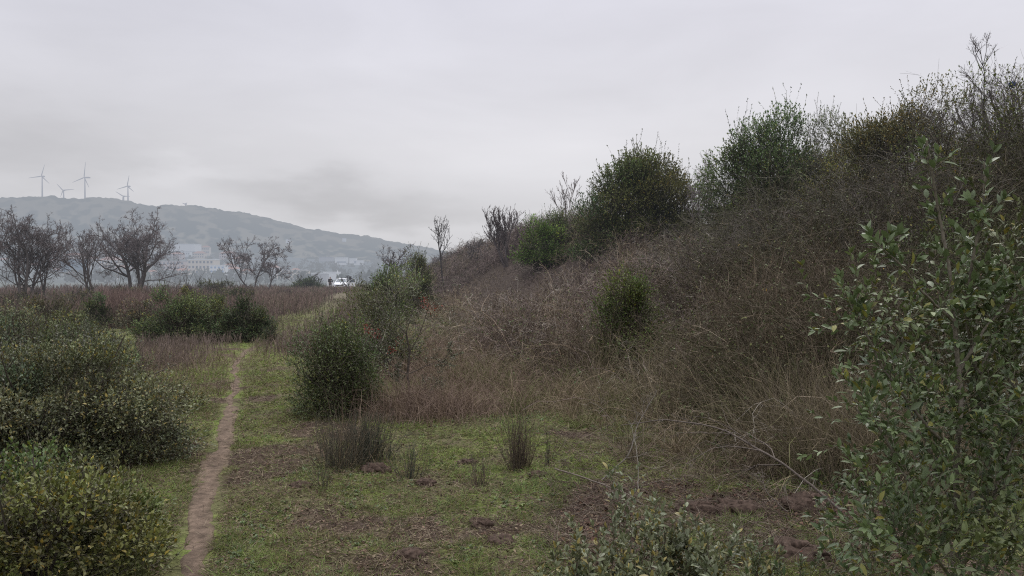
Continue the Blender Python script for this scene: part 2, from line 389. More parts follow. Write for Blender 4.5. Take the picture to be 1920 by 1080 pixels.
def bare_tree(base, h, trunk_r, name, label, cat='bare tree', spread=.75, col=(.105, .092, .09), nst=1, lean=(0, 0), twig=1.0, group=None, lev=(7, 6, 5, 4), up=.05, ivy=0, mat=None, minr=.0004, tf=.55):
    mat = mat or M_bark_far
    d = base[1]; mr_ = minr * d
    root = thing(name, base, label, cat, group)
    gt, gb = Geo(), Geo()
    col = np.array(col)
    P0 = np.repeat(base[None] - np.array([0, 0, .15]), nst, 0) + rng.normal(size=(nst, 3)) * np.array([.12, .12, 0]) * (nst > 1)
    D = np.array([[lean[0], lean[1], 1.]]) + rng.normal(size=(nst, 3)) * (.25 if nst > 1 else .08)
    P = poly(P0, D, np.full(nst, h * tf), 9, .10, 0, .05)
    R = taper(U(.8, 1.1, nst) * trunk_r * .8, 9, .45)
    if nst <= 3:
        for q in range(nst):
            gq = Geo(); strands(gq, P[q:q + 1], R[q:q + 1], col[None], 7); part('trunk', gq, mat, root, True)
    else:
        strands(gt, P, R, np.repeat(col[None], nst, 0), 7); part('trunk', gt, mat, root, True)
    rat = [.86, .66, .56, .58]; tips = None
    for li, nc in enumerate(lev):
        t0 = .30 if li == 0 else .22
        S, D, L, r = children(P, R, nc + 2 * (li == len(lev) - 1), t0, (.45 * spread + .12, 1.15 * spread), rat[li] * (.9 if li else 1), .56)
        D[:, 2] += .25 if li < 2 else .08
        K = 7 if li == 0 else 5 if li < 3 else 4
        P = poly(S, D, L * (twig if li == len(lev) - 1 else 1), K, .15 if li < 2 else .2, 0, up)
        r = np.maximum(r, mr_ * (1.0 if li < 2 else .52))
        R = taper(r, K, .4)
        cc = col[None] * U(.75, 1.3, (len(P), 1)) * (1 + .25 * (li >= 2)) + np.array([.012, .004, .006]) * (li >= 2)
        strands(gb, P, R, cc, 4 if li == 0 else 3 if li < 2 else 2)
        if li == 2: tips = P
    part('branches', gb, mat, root)
    if ivy:
        gl = Geo(); q = tips.reshape(-1, 3); q = q[rng.integers(0, len(q), ivy)] + rng.normal(size=(ivy, 3)) * .05
        leaves(gl, q, rv(ivy), rv(ivy), .04 + .00035 * d, .03 + .0003 * d, np.array([.09, .085, .035]) * U(.6, 1.3, (ivy, 1)))
        part('foliage', gl, M_leaf_far, root)
    return root

def twigs(gs, gl, S, D, L, k, lL, lW, col, var=.25, kind=0, wood=(.09, .075, .06), r=.0018, tipn=3, yel=.08, up=.1, sides=2, ang=(1.0, .45), fold=.22):
    n = len(S)
    P = poly(S, D, L, 4, .14, 0, up)
    if gs is not None: strands(gs, P, taper(np.full(n, r), 4, .5), np.array(wood)[None] * U(.7, 1.3, (n, 1)), sides)
    kk = k + tipn
    t = np.concatenate([np.linspace(.2, .9, k), np.full(tipn, .99)])[None] + U(-.05, .01, (n, kk)); t = np.clip(t, 0.02, .999) * 3
    i = t.astype(int); f = (t - i)[..., None]; a = np.arange(n)[:, None]
    i = np.minimum(i, 2)
    Q = P[a, i] * (1 - f) + P[a, i + 1] * f; T = norm(P[a, i + 1] - P[a, i])
    ph = (np.arange(kk)[None] * 2.4 + U(0, 6.28, (n, 1)) + U(-.4, .4, (n, kk)))[..., None]
    A = norm(np.cross(T, np.array([.31, .17, .93]))); B = np.cross(T, A)
    per = A * np.cos(ph) + B * np.sin(ph)
    an = (ang[0] + (ang[1] - ang[0]) * t / 3 + U(-.2, .2, (n, kk)))[..., None]
    LD = T * np.cos(an) + per * np.sin(an)
    NN = np.array([0, 0, 1.]) + rng.normal(size=LD.shape) * .45 + T * .5
    sz = (U(.5, 1.25, (n, kk)) * np.where(t > 2.7, .8, 1))
    tw = U(1 - var, 1 + var, (n, 1, 1)) * np.ones((n, kk, 1)) * U(.82, 1.18, (n, kk, 1))
    c = np.broadcast_to(np.asarray(col, float), (n, 3))[:, None, :] * tw
    ym = (U(0, 1, (n, kk)) < yel)[..., None]
    c = np.where(ym, c * np.array([1.7, 1.25, .7]), c)
    leaves(gl, Q.reshape(-1, 3), LD.reshape(-1, 3), NN.reshape(-1, 3), (sz * lL).ravel(), (sz * lW).ravel(), c.reshape(-1, 3), kind, fold)

def lump_dirs(n, low=-.35, seed=0):
    u = rv(int(n * 2.2)); u = u[u[:, 2] > low][:n]
    while len(u) < n:
        v = rv(n); u = np.concatenate([u, v[v[:, 2] > low]])[:n]
    return u
def bush(base, rx, ry, h, n, lL, lW, col, name, label, cat='bush', k=5, tipn=3, near=False, kind=0, group=None, lumps=9, lump=.30, tl=.22, shoots=0, wood=(.08, .068, .055), yel=.08, low=-.25, up=.15, var=.28, open_=.0, nst=14, lmin=.2):
    """evergreen bush: lumpy crown of leafy twigs on several stems"""
    root = thing(name, base, label, cat, group)
    gs, gl = Geo(), Geo()
    c0 = base + np.array([0, 0, h * .46]); rad = np.array([rx, ry, h * .54])
    nl = max(7, int(lumps * 1.1))
    lc = lump_dirs(nl, -.75); lq = U(.45, .95, (nl, 1)); lq[0] = .05
    LC = c0 + lc * rad * lq; LR = (U(lmin, .56, (nl, 1)) + np.array([0, 0, 0]))[:, :1] * rad * U(.85, 1.15, (nl, 3)); LR[0] = rad * .62
    ks = 8; ka = np.arange(ks) * .785 + U(-.3, .3, ks); LC = np.concatenate([LC, c0 + np.stack([np.cos(ka) * rad[0] * .72, np.sin(ka) * rad[1] * .72, np.full(ks, -.36 * h) + U(0, .16, ks) * h], 1)]); LR = np.concatenate([LR, rad[None] * U(.30, .46, (ks, 1)) * np.array([[1.1, 1.1, .9]])]); nl += ks
    lsz = LR[:, 0] * LR[:, 2] + .3 * LR[:, 0].max() * LR[:, 2].max(); li = rng.choice(nl, n, p=lsz / lsz.sum())
    lcol = U(.78, 1.22, (nl, 1)) * (1 + rng.normal(size=(nl, 3)) * np.array([.07, .03, .07]))
    u = lump_dirs(n, max(low, -.8))
    if open_:
        keep = (fbm(np.arctan2(u[:, 1], u[:, 0]) * 3 + 9, u[:, 2] * 5, 51 + n % 7, 3) > open_); u = u[keep]; li = li[keep]
    n = len(u)
    q_ = 1 - .5 * U(0, 1, n) ** 1.6
    S = LC[li] + u * LR[li] * q_[:, None]
    zb = base[2] + .03 * h
    S[:, 2] = np.where(S[:, 2] < zb, zb + U(0, .25, n) * h, S[:, 2])
    u = norm((S - c0) / rad + u * .6)
    rel = np.linalg.norm((S - c0) / rad, axis=1)
    D = norm(u * .8 + rng.normal(size=(n, 3)) * .5 + np.array([0, 0, .35]))
    L = U(.55, 1.4, n) * tl * h
    shade = (.55 + .5 * np.clip(rel, 0, 1) ** 2)[:, None] * (.88 + .25 * np.clip(u[:, 2:3], -1, 1))  # painted shade: leaf colour darker inside the crown, lighter towards its top
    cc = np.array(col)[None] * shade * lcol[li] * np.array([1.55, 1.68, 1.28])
    def rfun(v): return np.full(len(v), .92)
    d = base[1]
    twigs(gs, gl, S - D * L[:, None] * .5, D, L, k, lL, lW, cc, var, kind, wood, max(.0016, .00025 * d), tipn, yel, up)
    if shoots:
        us = lump_dirs(shoots, .1); lj = rng.choice(nl, shoots, p=(LC[:, 2] ** 2 * 0 + np.clip(LC[:, 2] - base[2], .01, None) ** 2) / (np.clip(LC[:, 2] - base[2], .01, None) ** 2).sum()); S = LC[lj] + us * LR[lj] * .85
        D = norm(us * .4 + np.array([0, 0, 1.]) + rng.normal(size=(shoots, 3)) * .2); L = U(.14, .34, shoots) * h
        twigs(gs, gl, S, D, L, k + 3, lL * .85, lW * .85, np.array(col)[None] * 1.12, var, kind, wood, max(.0018, .00025 * d), tipn + 1, yel, .1)
    us = lump_dirs(nst, .05)
    P = poly(np.repeat(base[None], nst, 0) + rng.normal(size=(nst, 3)) * np.array([rx, ry, 0]) * .12, us * np.array([.8, .8, .6]) + np.array([0, 0, .7]), np.linalg.norm(us * rad, axis=1) * U(1.1, 1.5, nst), 7, .12, 0, .02)
    R = taper(U(.5, 1, nst) * .018 * h, 7, .3)
    strands(gs, P, R, np.array(wood)[None] * U(.7, 1.2, (nst, 1)), 5)
    S, D, L, r = children(P, R, 6, .3, (.4, 1.0), .5, .6); P2 = poly(S, D, L, 5, .15, 0, .06)
    strands(gs, P2, taper(np.maximum(r, .0003 * d), 5, .4), np.array(wood)[None] * U(.7, 1.3, (len(P2), 1)), 3)
    part('stems', gs, M_bark if near else M_bark_far, root)
    part('foliage', gl, M_leaf if near else M_leaf_far, root)
    return root

# ------------------------------------------------------------------ hillside thicket (one tangled mass)
def sample_hill(n, y0, y1, pw, s0, s1, px0=560, px1=2150):
    y = y0 * (y1 / y0) ** (U(0, 1, n) ** pw)
    px = U(px0, px1, n); x = (px - 960) / F * y
    s = x - foot(y); k = (s > s0) & (s < s1)
    return x[k], y[k]
DRY = np.array([[.185, .150, .135], [.150, .115, .105], [.21, .175, .145], [.125, .098, .092], [.16, .15, .10], [.235, .205, .175], [.13, .12, .085]])
PURP = np.array([[.165, .125, .115], [.130, .096, .09], [.205, .16, .148]]); TAN = np.array([[.245, .19, .135], [.19, .145, .10], [.29, .235, .175]])
OLIV = np.array([[.130, .128, .062], [.10, .096, .052], [.16, .15, .085]]); GREY = np.array([[.205, .180, .155], [.25, .225, .195], [.15, .13, .112]])
def dry_cols(x, y, w=(1, 1, 1, 1)):
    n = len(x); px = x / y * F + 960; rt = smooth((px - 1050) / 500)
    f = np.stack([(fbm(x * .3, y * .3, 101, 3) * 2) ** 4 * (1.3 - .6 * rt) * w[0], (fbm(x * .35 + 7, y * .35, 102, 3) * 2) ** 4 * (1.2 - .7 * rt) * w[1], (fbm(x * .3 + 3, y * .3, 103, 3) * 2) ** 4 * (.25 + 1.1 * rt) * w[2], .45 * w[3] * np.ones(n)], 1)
    c = (f / f.sum(1, keepdims=True)).cumsum(1); i = (U(0, 1, n)[:, None] > c).sum(1).clip(0, 3)
    return np.stack([PURP, TAN, OLIV, GREY])[i, rng.integers(0, 3, n)] * U(.62, 1.3, (n, 1))
g = Geo()
def tangle(x, y, hh, lean, grav, nc, wob=.16, w=(1, 1, 1, 1), r0=.0032, up0=.8, K=7, gain=1.0):
    n = len(x); S = np.stack([x, y, height(x, y) - .03], -1)
    D = rng.normal(size=(n, 3)) * np.array([lean, lean, .15]) + np.array([-.12, -.05, up0])
    P = poly(S, D, hh, K, wob, grav, 0)
    r = np.maximum(U(.6, 1.3, n) * r0, y * .00027); R = taper(r, K, .4)
    C = dry_cols(x, y, w) * gain; strands(g, P, R, C, 3)
    S, D, L, rr = children(P, R, nc[0], .25, (.35, 1.1), .5, .65); D[:, 2] += .1
    P2 = poly(S, D, L, 5, .22, .25, 0); yy = np.repeat(y, nc[0])
    R2 = taper(np.maximum(rr, yy * .00022), 5, .5); C2 = np.repeat(C, nc[0], 0) * U(.75, 1.35, (len(P2), 1)); strands(g, P2, R2, C2, 2)
    if nc[1]:
        S, D, L, rr = children(P2, R2, nc[1], .2, (.4, 1.2), .5, .7)
        P3 = poly(S, D, L, 4, .25, .1, 0); strands(g, P3, taper(np.maximum(rr, np.repeat(yy, nc[1]) * .0002), 4, .5), np.repeat(C2, nc[1], 0) * U(.85, 1.25, (len(P3), 1)), 2)
    return P, P2
# scrub built as many overlapping low domes of twigs, each with its own kind of stem, hollows left between them
x, y = sample_hill(2100, 6.9, 42, 1.0, .35, 17); x2, y2 = sample_hill(1500, 36, 78, 1.0, .3, 20, 500, 1150); x = np.concatenate([x, x2]); y = np.concatenate([y, y2])
k = fbm(x * .6, y * .6, 61, 3) > .43; x, y = x[k], y[k]; nc_ = len(x)
k = ~((np.abs(x - 1.9) < .45) & (y > 10.6) & (y < 12.6)); x, y = x[k], y[k]; nc_ = len(x)
cpx = x / y * F + 960
ch = np.interp(cpx, [600, 800, 1000, 1250, 1400, 1600, 2000], [.65, .85, 1.1, 1.4, 1.8, 2.1, 2.1]) * U(.35, 1.3, nc_) * np.interp(y, [7, 13], [.62, 1]) * smooth((x - foot(y)) / 1.8 + .28)
cr = U(.35, .85, nc_) * (1 + y / 70)
rt = smooth((cpx - 1050) / 450)
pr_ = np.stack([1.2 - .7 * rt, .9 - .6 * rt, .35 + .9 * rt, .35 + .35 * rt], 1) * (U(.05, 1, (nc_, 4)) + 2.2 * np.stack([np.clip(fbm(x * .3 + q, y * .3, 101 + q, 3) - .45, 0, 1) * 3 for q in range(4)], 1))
ctype = pr_.argmax(1)
cleaf = np.where(U(0, 1, nc_) < .22, 1.0, np.where(U(0, 1, nc_) < .4, .25, .05)) * np.where(ctype == 2, 2.2, 1)
PAL = np.stack([PURP, TAN, OLIV, GREY])
nt_ = np.clip(78 * (cr / .6) * (ch / .9) ** .5 * (11 / y) ** 1.1, 10, 170).astype(int)
ci = np.repeat(np.arange(nc_), nt_); n = len(ci)
an_ = U(0, 6.28, n); ra = np.sqrt(U(0, 1, n)); off = np.stack([np.cos(an_), np.sin(an_)], 1) * ra[:, None]
X_ = x[ci] + off[:, 0] * cr[ci] * .75; Y_ = y[ci] + off[:, 1] * cr[ci] * .75
Z_ = height(X_, Y_) + ch[ci] * U(0, 1, n) ** 1.3 * .62 * (1 - .5 * ra ** 2)
grassy = (ctype[ci] == 1) & (U(0, 1, n) < .7)
D = np.stack([off[:, 0] * .75, off[:, 1] * .75, np.full(n, .55)], 1) + rng.normal(size=(n, 3)) * np.array([.5, .5, .38]); D[grassy] = D[grassy] * np.array([.35, .35, 1]) + np.array([0, 0, .8])
cg = U(0, .5, nc_); cg[U(0, 1, nc_) < .15] = .8
P = poly(np.stack([X_, Y_, Z_], 1), D, ch[ci] * U(.32, .85, n), 6, .2, cg[ci], 0)
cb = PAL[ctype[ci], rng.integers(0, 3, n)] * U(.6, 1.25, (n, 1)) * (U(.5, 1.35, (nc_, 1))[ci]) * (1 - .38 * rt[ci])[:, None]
R = taper(np.maximum(U(.0010, .0030, n) * np.where(U(0, 1, n) < .12, 2.0, 1), Y_ * .00019), 6, .4)
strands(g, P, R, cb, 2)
S, D, L, rr = children(P, R, 3, .15, (.35, 1.2), .55, .75); yy = np.repeat(Y_, 3)
P2 = poly(S, D, L, 4, .25, .1, 0); strands(g, P2, taper(np.maximum(rr * .8, yy * .00017), 4, .5), np.repeat(cb, 3, 0) * U(.55, 1.15, (len(P2), 1)), 2)
kk = (yy < 17) & (U(0, 1, len(yy)) < .45); S, D, L, rr = children(P2[kk], np.full((kk.sum(), 4), .001), 2, .2, (.4, 1.2), .6, .9)
P3 = poly(S, D, L, 3, .25, .05, 0); strands(g, P3, taper(np.maximum(rr, np.repeat(yy[kk], 2) * .00016), 3, .5), np.repeat(np.repeat(cb, 3, 0)[kk], 2, 0) * U(.5, 1.1, (len(P3), 1)), 2)
# arching bramble canes and pale old stems among them
x, y = sample_hill(3600, 6.2, 22, .9, .0, 9)
A2 = tangle(x, y, U(.7, 1.6, len(x)) * np.interp(y, [6, 12], [.75, 1.1]), .6, .75, (3, 2), .15, (.6, 1.6, .4, 2.0), .0046, gain=1.35)
x, y = sample_hill(1300, 8, 24, .9, 1.2, 11, 900, 2000)
A3 = tangle(x, y, U(.7, 1.35, len(x)), .5, .3, (5, 3), .13, (.5, .3, .2, 3), .0054, gain=1.2)
x, y = sample_hill(900, 5.4, 12, .9, -1.0, .5, 900, 1700)
tangle(x, y, U(.25, .8, len(x)), .8, .7, (4, 2), .16, (.5, 1, .6, 1.4), .0030, up0=.55)
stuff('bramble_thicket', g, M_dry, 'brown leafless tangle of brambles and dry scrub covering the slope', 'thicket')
# leaves still on the scrub: dull green on the leafy domes, brown dead ones on the rest
g = Geo()
cl3 = np.repeat(cleaf[ci], 3); w_ = cl3 / cl3.sum()
def scatter(Pp, idx_, n, col, sz, var=.35):
    q = Pp[idx_, rng.integers(1, Pp.shape[1], n)] + rng.normal(size=(n, 3)) * .02
    s_ = sz * U(.55, 1.3, n) * (1 + q[:, 1] / 45)
    leaves(g, q, rv(n) + np.array([0, 0, .1]), np.array([0, 0, 1.]) + rng.normal(size=(n, 3)) * .6, s_, s_ * U(.45, .75, n), np.array(col)[None] * U(1 - var, 1 + var, (n, 1)))
scatter(P2, rng.choice(len(P2), 70000, p=w_), 70000, (.088, .108, .042), .028)
scatter(P2, rng.choice(len(P2), 16000, p=w_), 16000, (.135, .145, .045), .026)
scatter(P2, rng.integers(0, len(P2), 11000), 11000, (.135, .085, .055), .024)
scatter(P2, rng.integers(0, len(P2), 4000), 4000, (.21, .15, .095), .024)
scatter(P2, rng.integers(0, len(P2), 500), 500, (.36, .22, .05), .026)
scatter(A2[1], rng.integers(0, len(A2[1]), 7000), 7000, (.085, .12, .042), .036)
stuff('thicket_leaves', g, M_leaf_far, 'small dull green and brown leaves scattered through the bramble thicket', 'leaves')

# tall dry grass along the foot of the slope
g = Geo()
def drygrass(x, y, hh, cols, w=.0022, lean=.25, grav=.35):
    n = len(x); S = np.stack([x, y, height(x, y) - .02], -1)
    D = rng.normal(size=(n, 3)) * np.array([lean, lean, 0]) + np.array([0, 0, 1.])
    P = poly(S, D, hh, 5, .09, grav, 0)
    strands(g, P, np.maximum(w, y * .00022)[:, None] * np.linspace(1, .25, 5)[None], cols, 2)
x, y = sample_hill(52000, 5.4, 24, .9, -.3, 4.5)
keep = fbm(x * .9, y * .9, 44, 3) > np.interp(x - foot(y), [-.3, .4, 2, 4.5], [.62, .45, .46, .55]); x, y = x[keep], y[keep]
drygrass(x, y, U(.35, .95, len(x)) * (.5 + .7 * fbm(x, y, 4, 2)) * smooth((x - foot(y)) / 1.0 + .4) * np.interp(x / y * F + 960, [900, 1250, 1500], [.8, 1.25, 1.45]), np.array([[.225, .185, .115], [.165, .128, .085], [.12, .125, .05], [.185, .15, .10], [.13, .105, .07]])[rng.integers(0, 5, len(x))] * U(.55, 1.2, (len(x), 1)), U(.0016, .0028, len(x)), .38, .5)
x, y = sample_hill(48000, 5.4, 13, .9, -.35, 2.4, 1100, 1800)
keep = fbm(x * 1.3, y * 1.3, 46, 3) > .46; x, y = x[keep], y[keep]
drygrass(x, y, U(.45, 1.15, len(x)), np.array([[.25, .205, .135], [.20, .16, .115], [.15, .14, .07], [.17, .14, .105]])[rng.integers(0, 4, len(x))] * U(.6, 1.25, (len(x), 1)), U(.0012, .0024, len(x)), .28, .45)
for q in range(130):
    yy_ = 6.3 + 8.5 * rng.random(); sx_ = foot(yy_) + rng.normal() * .5 - .35; n = int(U(60, 170, 1)[0]); rr_ = U(.06, .22, 1)[0]
    x = sx_ + rng.normal(size=n) * rr_; y = yy_ + rng.normal(size=n) * rr_ * .8
    drygrass(x, y, U(.15, U(.35, .8, 1)[0], n), np.array([[.24, .19, .125], [.16, .125, .09], [.14, .15, .06]])[rng.integers(0, 3)][None] * U(.6, 1.3, (n, 1)), U(.0012, .0024, n), .45, .6)
# straw clump under the small thorn tree and beside the path
for cx, cy, n, sx, sy, h0, h1 in ((-1.15, 9.2, 1900, .36, .25, .25, .62), (-.75, 8.9, 1100, .35, .3, .15, .45), (-.3, 9.8, 900, .5, .4, .15, .5), (.35, 10.6, 1200, .6, .5, .2, .6), (-.9, 12, 1500, .7, 1.0, .25, .7), (-1.6, 15, 2200, .8, 1.8, .3, .75), (-3.0, 17.5, 900, .5, .7, .15, .4), (-3.6, 20, 2600, .9, 3, .2, .5), (-2.5, 14, 900, .5, 1.2, .1, .3), (-6.6, 15.5, 1000, .9, .9, .15, .4), (-6.0, 13.5, 900, .7, 1.0, .12, .35), (-4.9, 11.5, 700, .6, .9, .1, .3)):
    x = cx + rng.normal(size=n) * sx; y = cy + rng.normal(size=n) * sy
    drygrass(x, y, U(h0, h1, n), np.array([[.24, .18, .13], [.18, .125, .10], [.21, .155, .125]])[rng.integers(0, 3, n)] * U(.65, 1.2, (n, 1)), U(.0018, .003, n), .3, .5)
stuff('dry_grass', g, M_dry, 'tall straw coloured dry grass along the foot of the slope and beside the path', 'dry grass')

# russet field of dead weeds in front of the car and to the left
g = Geo()
def weeds(n, y0, y1, px0, px1, h0, h1, cols, nc=3, clump=.42, avoid=True):
    y = y0 * (y1 / y0) ** U(0, 1, n); px = U(px0, px1, n); x = (px - 960) / F * y
    k = (fbm(x * .35, y * .25, 71, 3) > clump)
    if avoid: k &= (np.abs(x - pathx(y)) > np.interp(y, [10, 20, 30, 60], [.6, .9, 1.2, 1.3]) * U(.35, 1.6, n)) & (x < foot(y) + .8)
    x, y = x[k], y[k]; n = len(x)
    S = np.stack([x, y, height(x, y) - .02], -1); D = rng.normal(size=(n, 3)) * np.array([.16, .16, 0]) + np.array([0, 0, 1.])
    P = poly(S, D, U(h0, h1, n) * (.6 + .8 * fbm(x * .5, y * .5, 5, 2)), 5, .08, 0, .02)
    r = np.maximum(.0022, y * .0003); R = r[:, None] * np.linspace(1, .5, 5)[None]
    C = np.array(cols)[rng.integers(0, len(cols), n)] * U(.65, 1.25, (n, 1)); strands(g, P, R, C, 2)
    S, D, L, rr = children(P, R, nc, .35, (.3, .7), .35, .8); P2 = poly(S, D, L, 4, .12, 0, .1)
    strands(g, P2, taper(np.maximum(rr, 0), 4, .6), np.repeat(C, nc, 0) * U(.8, 1.2, (len(P2), 1)), 2)
RUS = [[.185, .125, .11], [.15, .108, .096], [.205, .145, .118], [.24, .185, .145], [.14, .128, .085]]
weeds(15000, 34, 101, 440, 690, .25, .75, RUS, 3, .38)
weeds(14000, 28, 95, -80, 470, .3, .95, RUS[:3] + [[.12, .10, .085]], 3, .42)
weeds(5000, 24, 40, 190, 345, .6, 1.1, RUS[:3], 4, .35)
weeds(9000, 16, 44, 480, 700, .12, .42, [[.17, .12, .11], [.21, .16, .14], [.14, .10, .095]], 4, .42)
weeds(3000, 112, 150, -100, 900, .5, 1.0, [[.13, .105, .095], [.11, .10, .08]], 3, .3, False)
weeds(5000, 17, 60, 470, 690, .08, .3, [[.22, .18, .13], [.15, .15, .07], [.19, .15, .12]], 3, .3, False)
weeds(3000, 13, 22, 255, 470, .15, .4, [[.17, .13, .115], [.20, .155, .13]], 4, .45)
stuff('dead_weeds', g, M_dry, 'russet field of dry dead weed stalks before the white car', 'dead weeds')

# ------------------------------------------------------------------ grass, moss and litter
g = Geo()
def field(n, y0, y1, px0, px1):
    y = y0 * (y1 / y0) ** U(0, 1, n); px = U(px0, px1, n); return (px - 960) / F * y, y
def blades(n, y0, y1, px0, px1, h0, h1, thr=.25):
    x, y = field(n, y0, y1, px0, px1); kf = x < foot(y) + 2.2; x, y = x[kf], y[kf]; n = len(x)
    gmk = green_mask(x, y) * (1 - .85 * bare_mask(x, y))
    tuft = fbm(x * 5, y * 5, 87, 2)
    k = (U(0, 1, n) < gmk * (.3 + 1.3 * smooth((tuft - .35) / .3)) + .12 * (1 - bare_mask(x, y)) + .02) & (np.abs(x - pathx(y)) > .05 + .12 * U(0, 1, n) ** .7)
    x, y, tuft = x[k], y[k], tuft[k]; n = len(x)
    S = np.stack([x, y, height(x, y) - .006], -1)
    D = rng.normal(size=(n, 3)) * np.array([.65, .65, .1]) + np.array([0, 0, .8])
    P = poly(S, D, U(h0, h1, n) * (.6 + .9 * tuft), 4, .15, .5, 0)
    P[:, :, 2] = np.maximum(P[:, :, 2], height(P[:, :, 0], P[:, :, 1]) + .002)
    big = fbm(x * .8 + 3, y * .8, 12, 3)[:, None]
    a_, b_, c_ = np.array([.195, .235, .056]), np.array([.130, .195, .070]), np.array([.27, .27, .09])
    C = (a_ * (1 - big) + b_ * big) * U(.55, 1.4, (n, 1)) * (.7 + .6 * smooth((fbm(x * 6, y * 6, 55, 2) - .3) / .4))[:, None]; yl = U(0, 1, n) < .22; C[yl] = c_ * U(.6, 1.2, (yl.sum(), 1)); br = U(0, 1, n) < .12 + .5 * smooth((fbm(x * 1.1, y * 1.1, 131, 3) - .45) / .2) * .8; C[br] = np.array([.20, .155, .095]) * U(.6, 1.1, (br.sum(), 1))
    strands(g, P, np.maximum(.0014, y * .00026)[:, None] * np.linspace(1, .3, 4)[None], C, 2)
blades(430000, 3.6, 14, 150, 1800, .025, .085)
blades(90000, 11, 34, 230, 900, .04, .10)
x, y = sample_hill(16000, 5.6, 17, .9, -.5, 1.5, 800, 1800); k = fbm(x * 1.2 + 4, y * 1.2, 141, 3) > .47; x, y = x[k], y[k]; n = len(x)
S = np.stack([x, y, height(x, y) - .01], -1); P = poly(S, rng.normal(size=(n, 3)) * np.array([.5, .5, 0]) + np.array([0, 0, 1.]), U(.10, .34, n), 5, .1, .6, 0)
strands(g, P, U(.0018, .0036, n)[:, None] * np.linspace(1, .25, 5)[None], np.array([[.10, .155, .05], [.14, .185, .065], [.075, .12, .05]])[rng.integers(0, 3, n)] * U(.6, 1.25, (n, 1)), 2)
stuff('grass', g, M_grass, 'short green grass and moss patches growing on the trampled ground', 'grass')
# leaf litter, dead blades, bits of twig lying flat
g = Geo()
n = 150000; x, y = field(n, 3.5, 16, 120, 1900); k = (np.abs(x - pathx(y)) > .12) | (U(0, 1, n) < .14); x, y = x[k], y[k]; n = len(x)
S = np.stack([x, y, height(x, y) + .006], -1); D = rng.normal(size=(n, 3)) * np.array([1, 1, .16]) + np.array([0, 0, .08])
P = poly(S, D, U(.02, .10, n), 3, .15, .1, 0); P[:, :, 2] = np.maximum(P[:, :, 2], height(P[:, :, 0], P[:, :, 1]) + .002)
C = np.array([[.20, .15, .105], [.10, .068, .052], [.27, .22, .155], [.07, .05, .04]])[rng.integers(0, 4, n)] * U(.6, 1.2, (n, 1))
strands(g, P, np.maximum(.0013, y * .0002)[:, None] * np.array([[1, 1, .5]]), C, 2)
n = 26000; x, y = field(n, 3.5, 13, 120, 1900); k = (np.abs(x - pathx(y)) > .14); x, y = x[k], y[k]; n = len(x)
S = np.stack([x, y, height(x, y) + .008], -1); s_ = U(.012, .035, n)
leaves(g, S, rv(n) * np.array([1, 1, .25]), np.array([0, 0, 1.]) + rng.normal(size=(n, 3)) * .35, s_, s_ * .6, np.array([[.12, .075, .055], [.16, .105, .075], [.085, .06, .05], [.19, .15, .10]])[rng.integers(0, 4, n)] * U(.6, 1.2, (n, 1)))
x, y = field(5200, 4.4, 8.2, 1020, 1700); k = x < foot(y) + .8; x, y = x[k], y[k]; n = len(x)
S = np.stack([x, y, height(x, y) + .01], -1); P = poly(S, rng.normal(size=(n, 3)) * np.array([1, 1, .22]) + np.array([0, 0, .12]), U(.08, .38, n), 5, .16, .12, 0)
P[:, :, 2] = np.maximum(P[:, :, 2], height(P[:, :, 0], P[:, :, 1]) + .004); C = np.array([[.13, .10, .08], [.20, .165, .13], [.085, .06, .05], [.11, .075, .06]])[rng.integers(0, 4, n)] * U(.6, 1.3, (n, 1)); strands(g, P, taper(U(.0010, .0026, n), 5, .4), C, 3)
x, y = field(9000, 4.3, 7.4, 1050, 1750); k = bare_mask(x, y) > .3; x, y = x[k], y[k]; n = len(x); S = np.stack([x, y, height(x, y) + .006], -1); s_ = U(.015, .04, n)
leaves(g, S, rv(n) * np.array([1, 1, .4]), np.array([0, 0, 1.]) + rng.normal(size=(n, 3)) * .5, s_, s_ * .6, np.array([[.11, .06, .045], [.08, .05, .04], [.15, .09, .06]])[rng.integers(0, 3, n)] * U(.5, 1.3, (n, 1)))
stuff('leaf_litter', g, M_dry, 'brown dead grass, fallen leaves and twig bits littering the ground', 'leaf litter')
# low broad-leaved weeds
g = Geo()
n = 30000; x, y = field(n, 3.6, 15, 230, 1750); k = (green_mask(x, y) * (1 - bare_mask(x, y)) > U(.05, 1.2, n)) & (np.abs(x - pathx(y)) > .16) & (x < foot(y) + 1.8) & (fbm(x * 3, y * 3, 66, 3) > .50); x, y = x[k], y[k]; n = len(x)
m_ = 6; S = np.repeat(np.stack([x, y, height(x, y) + .004], -1), m_, 0); a_ = U(0, 6.28, n * m_)
D = np.stack([np.cos(a_), np.sin(a_), U(.15, .9, n * m_)], -1); s_ = np.repeat(U(.010, .026, n) * np.where(U(0, 1, n) < .06, 1.8, 1), m_) * U(.6, 1.2, n * m_)
leaves(g, S, D, np.array([0, 0, 1.]) + rng.normal(size=D.shape) * .3, s_, s_ * .5, np.repeat(np.array([[.115, .17, .055], [.16, .20, .055], [.12, .165, .08], [.09, .13, .045]])[rng.integers(0, 4, n)], m_, 0) * U(.6, 1.3, (n * m_, 1)))
stuff('ground_cover', g, M_leaf, 'low rosettes of small green weed leaves in the turf', 'ground cover')

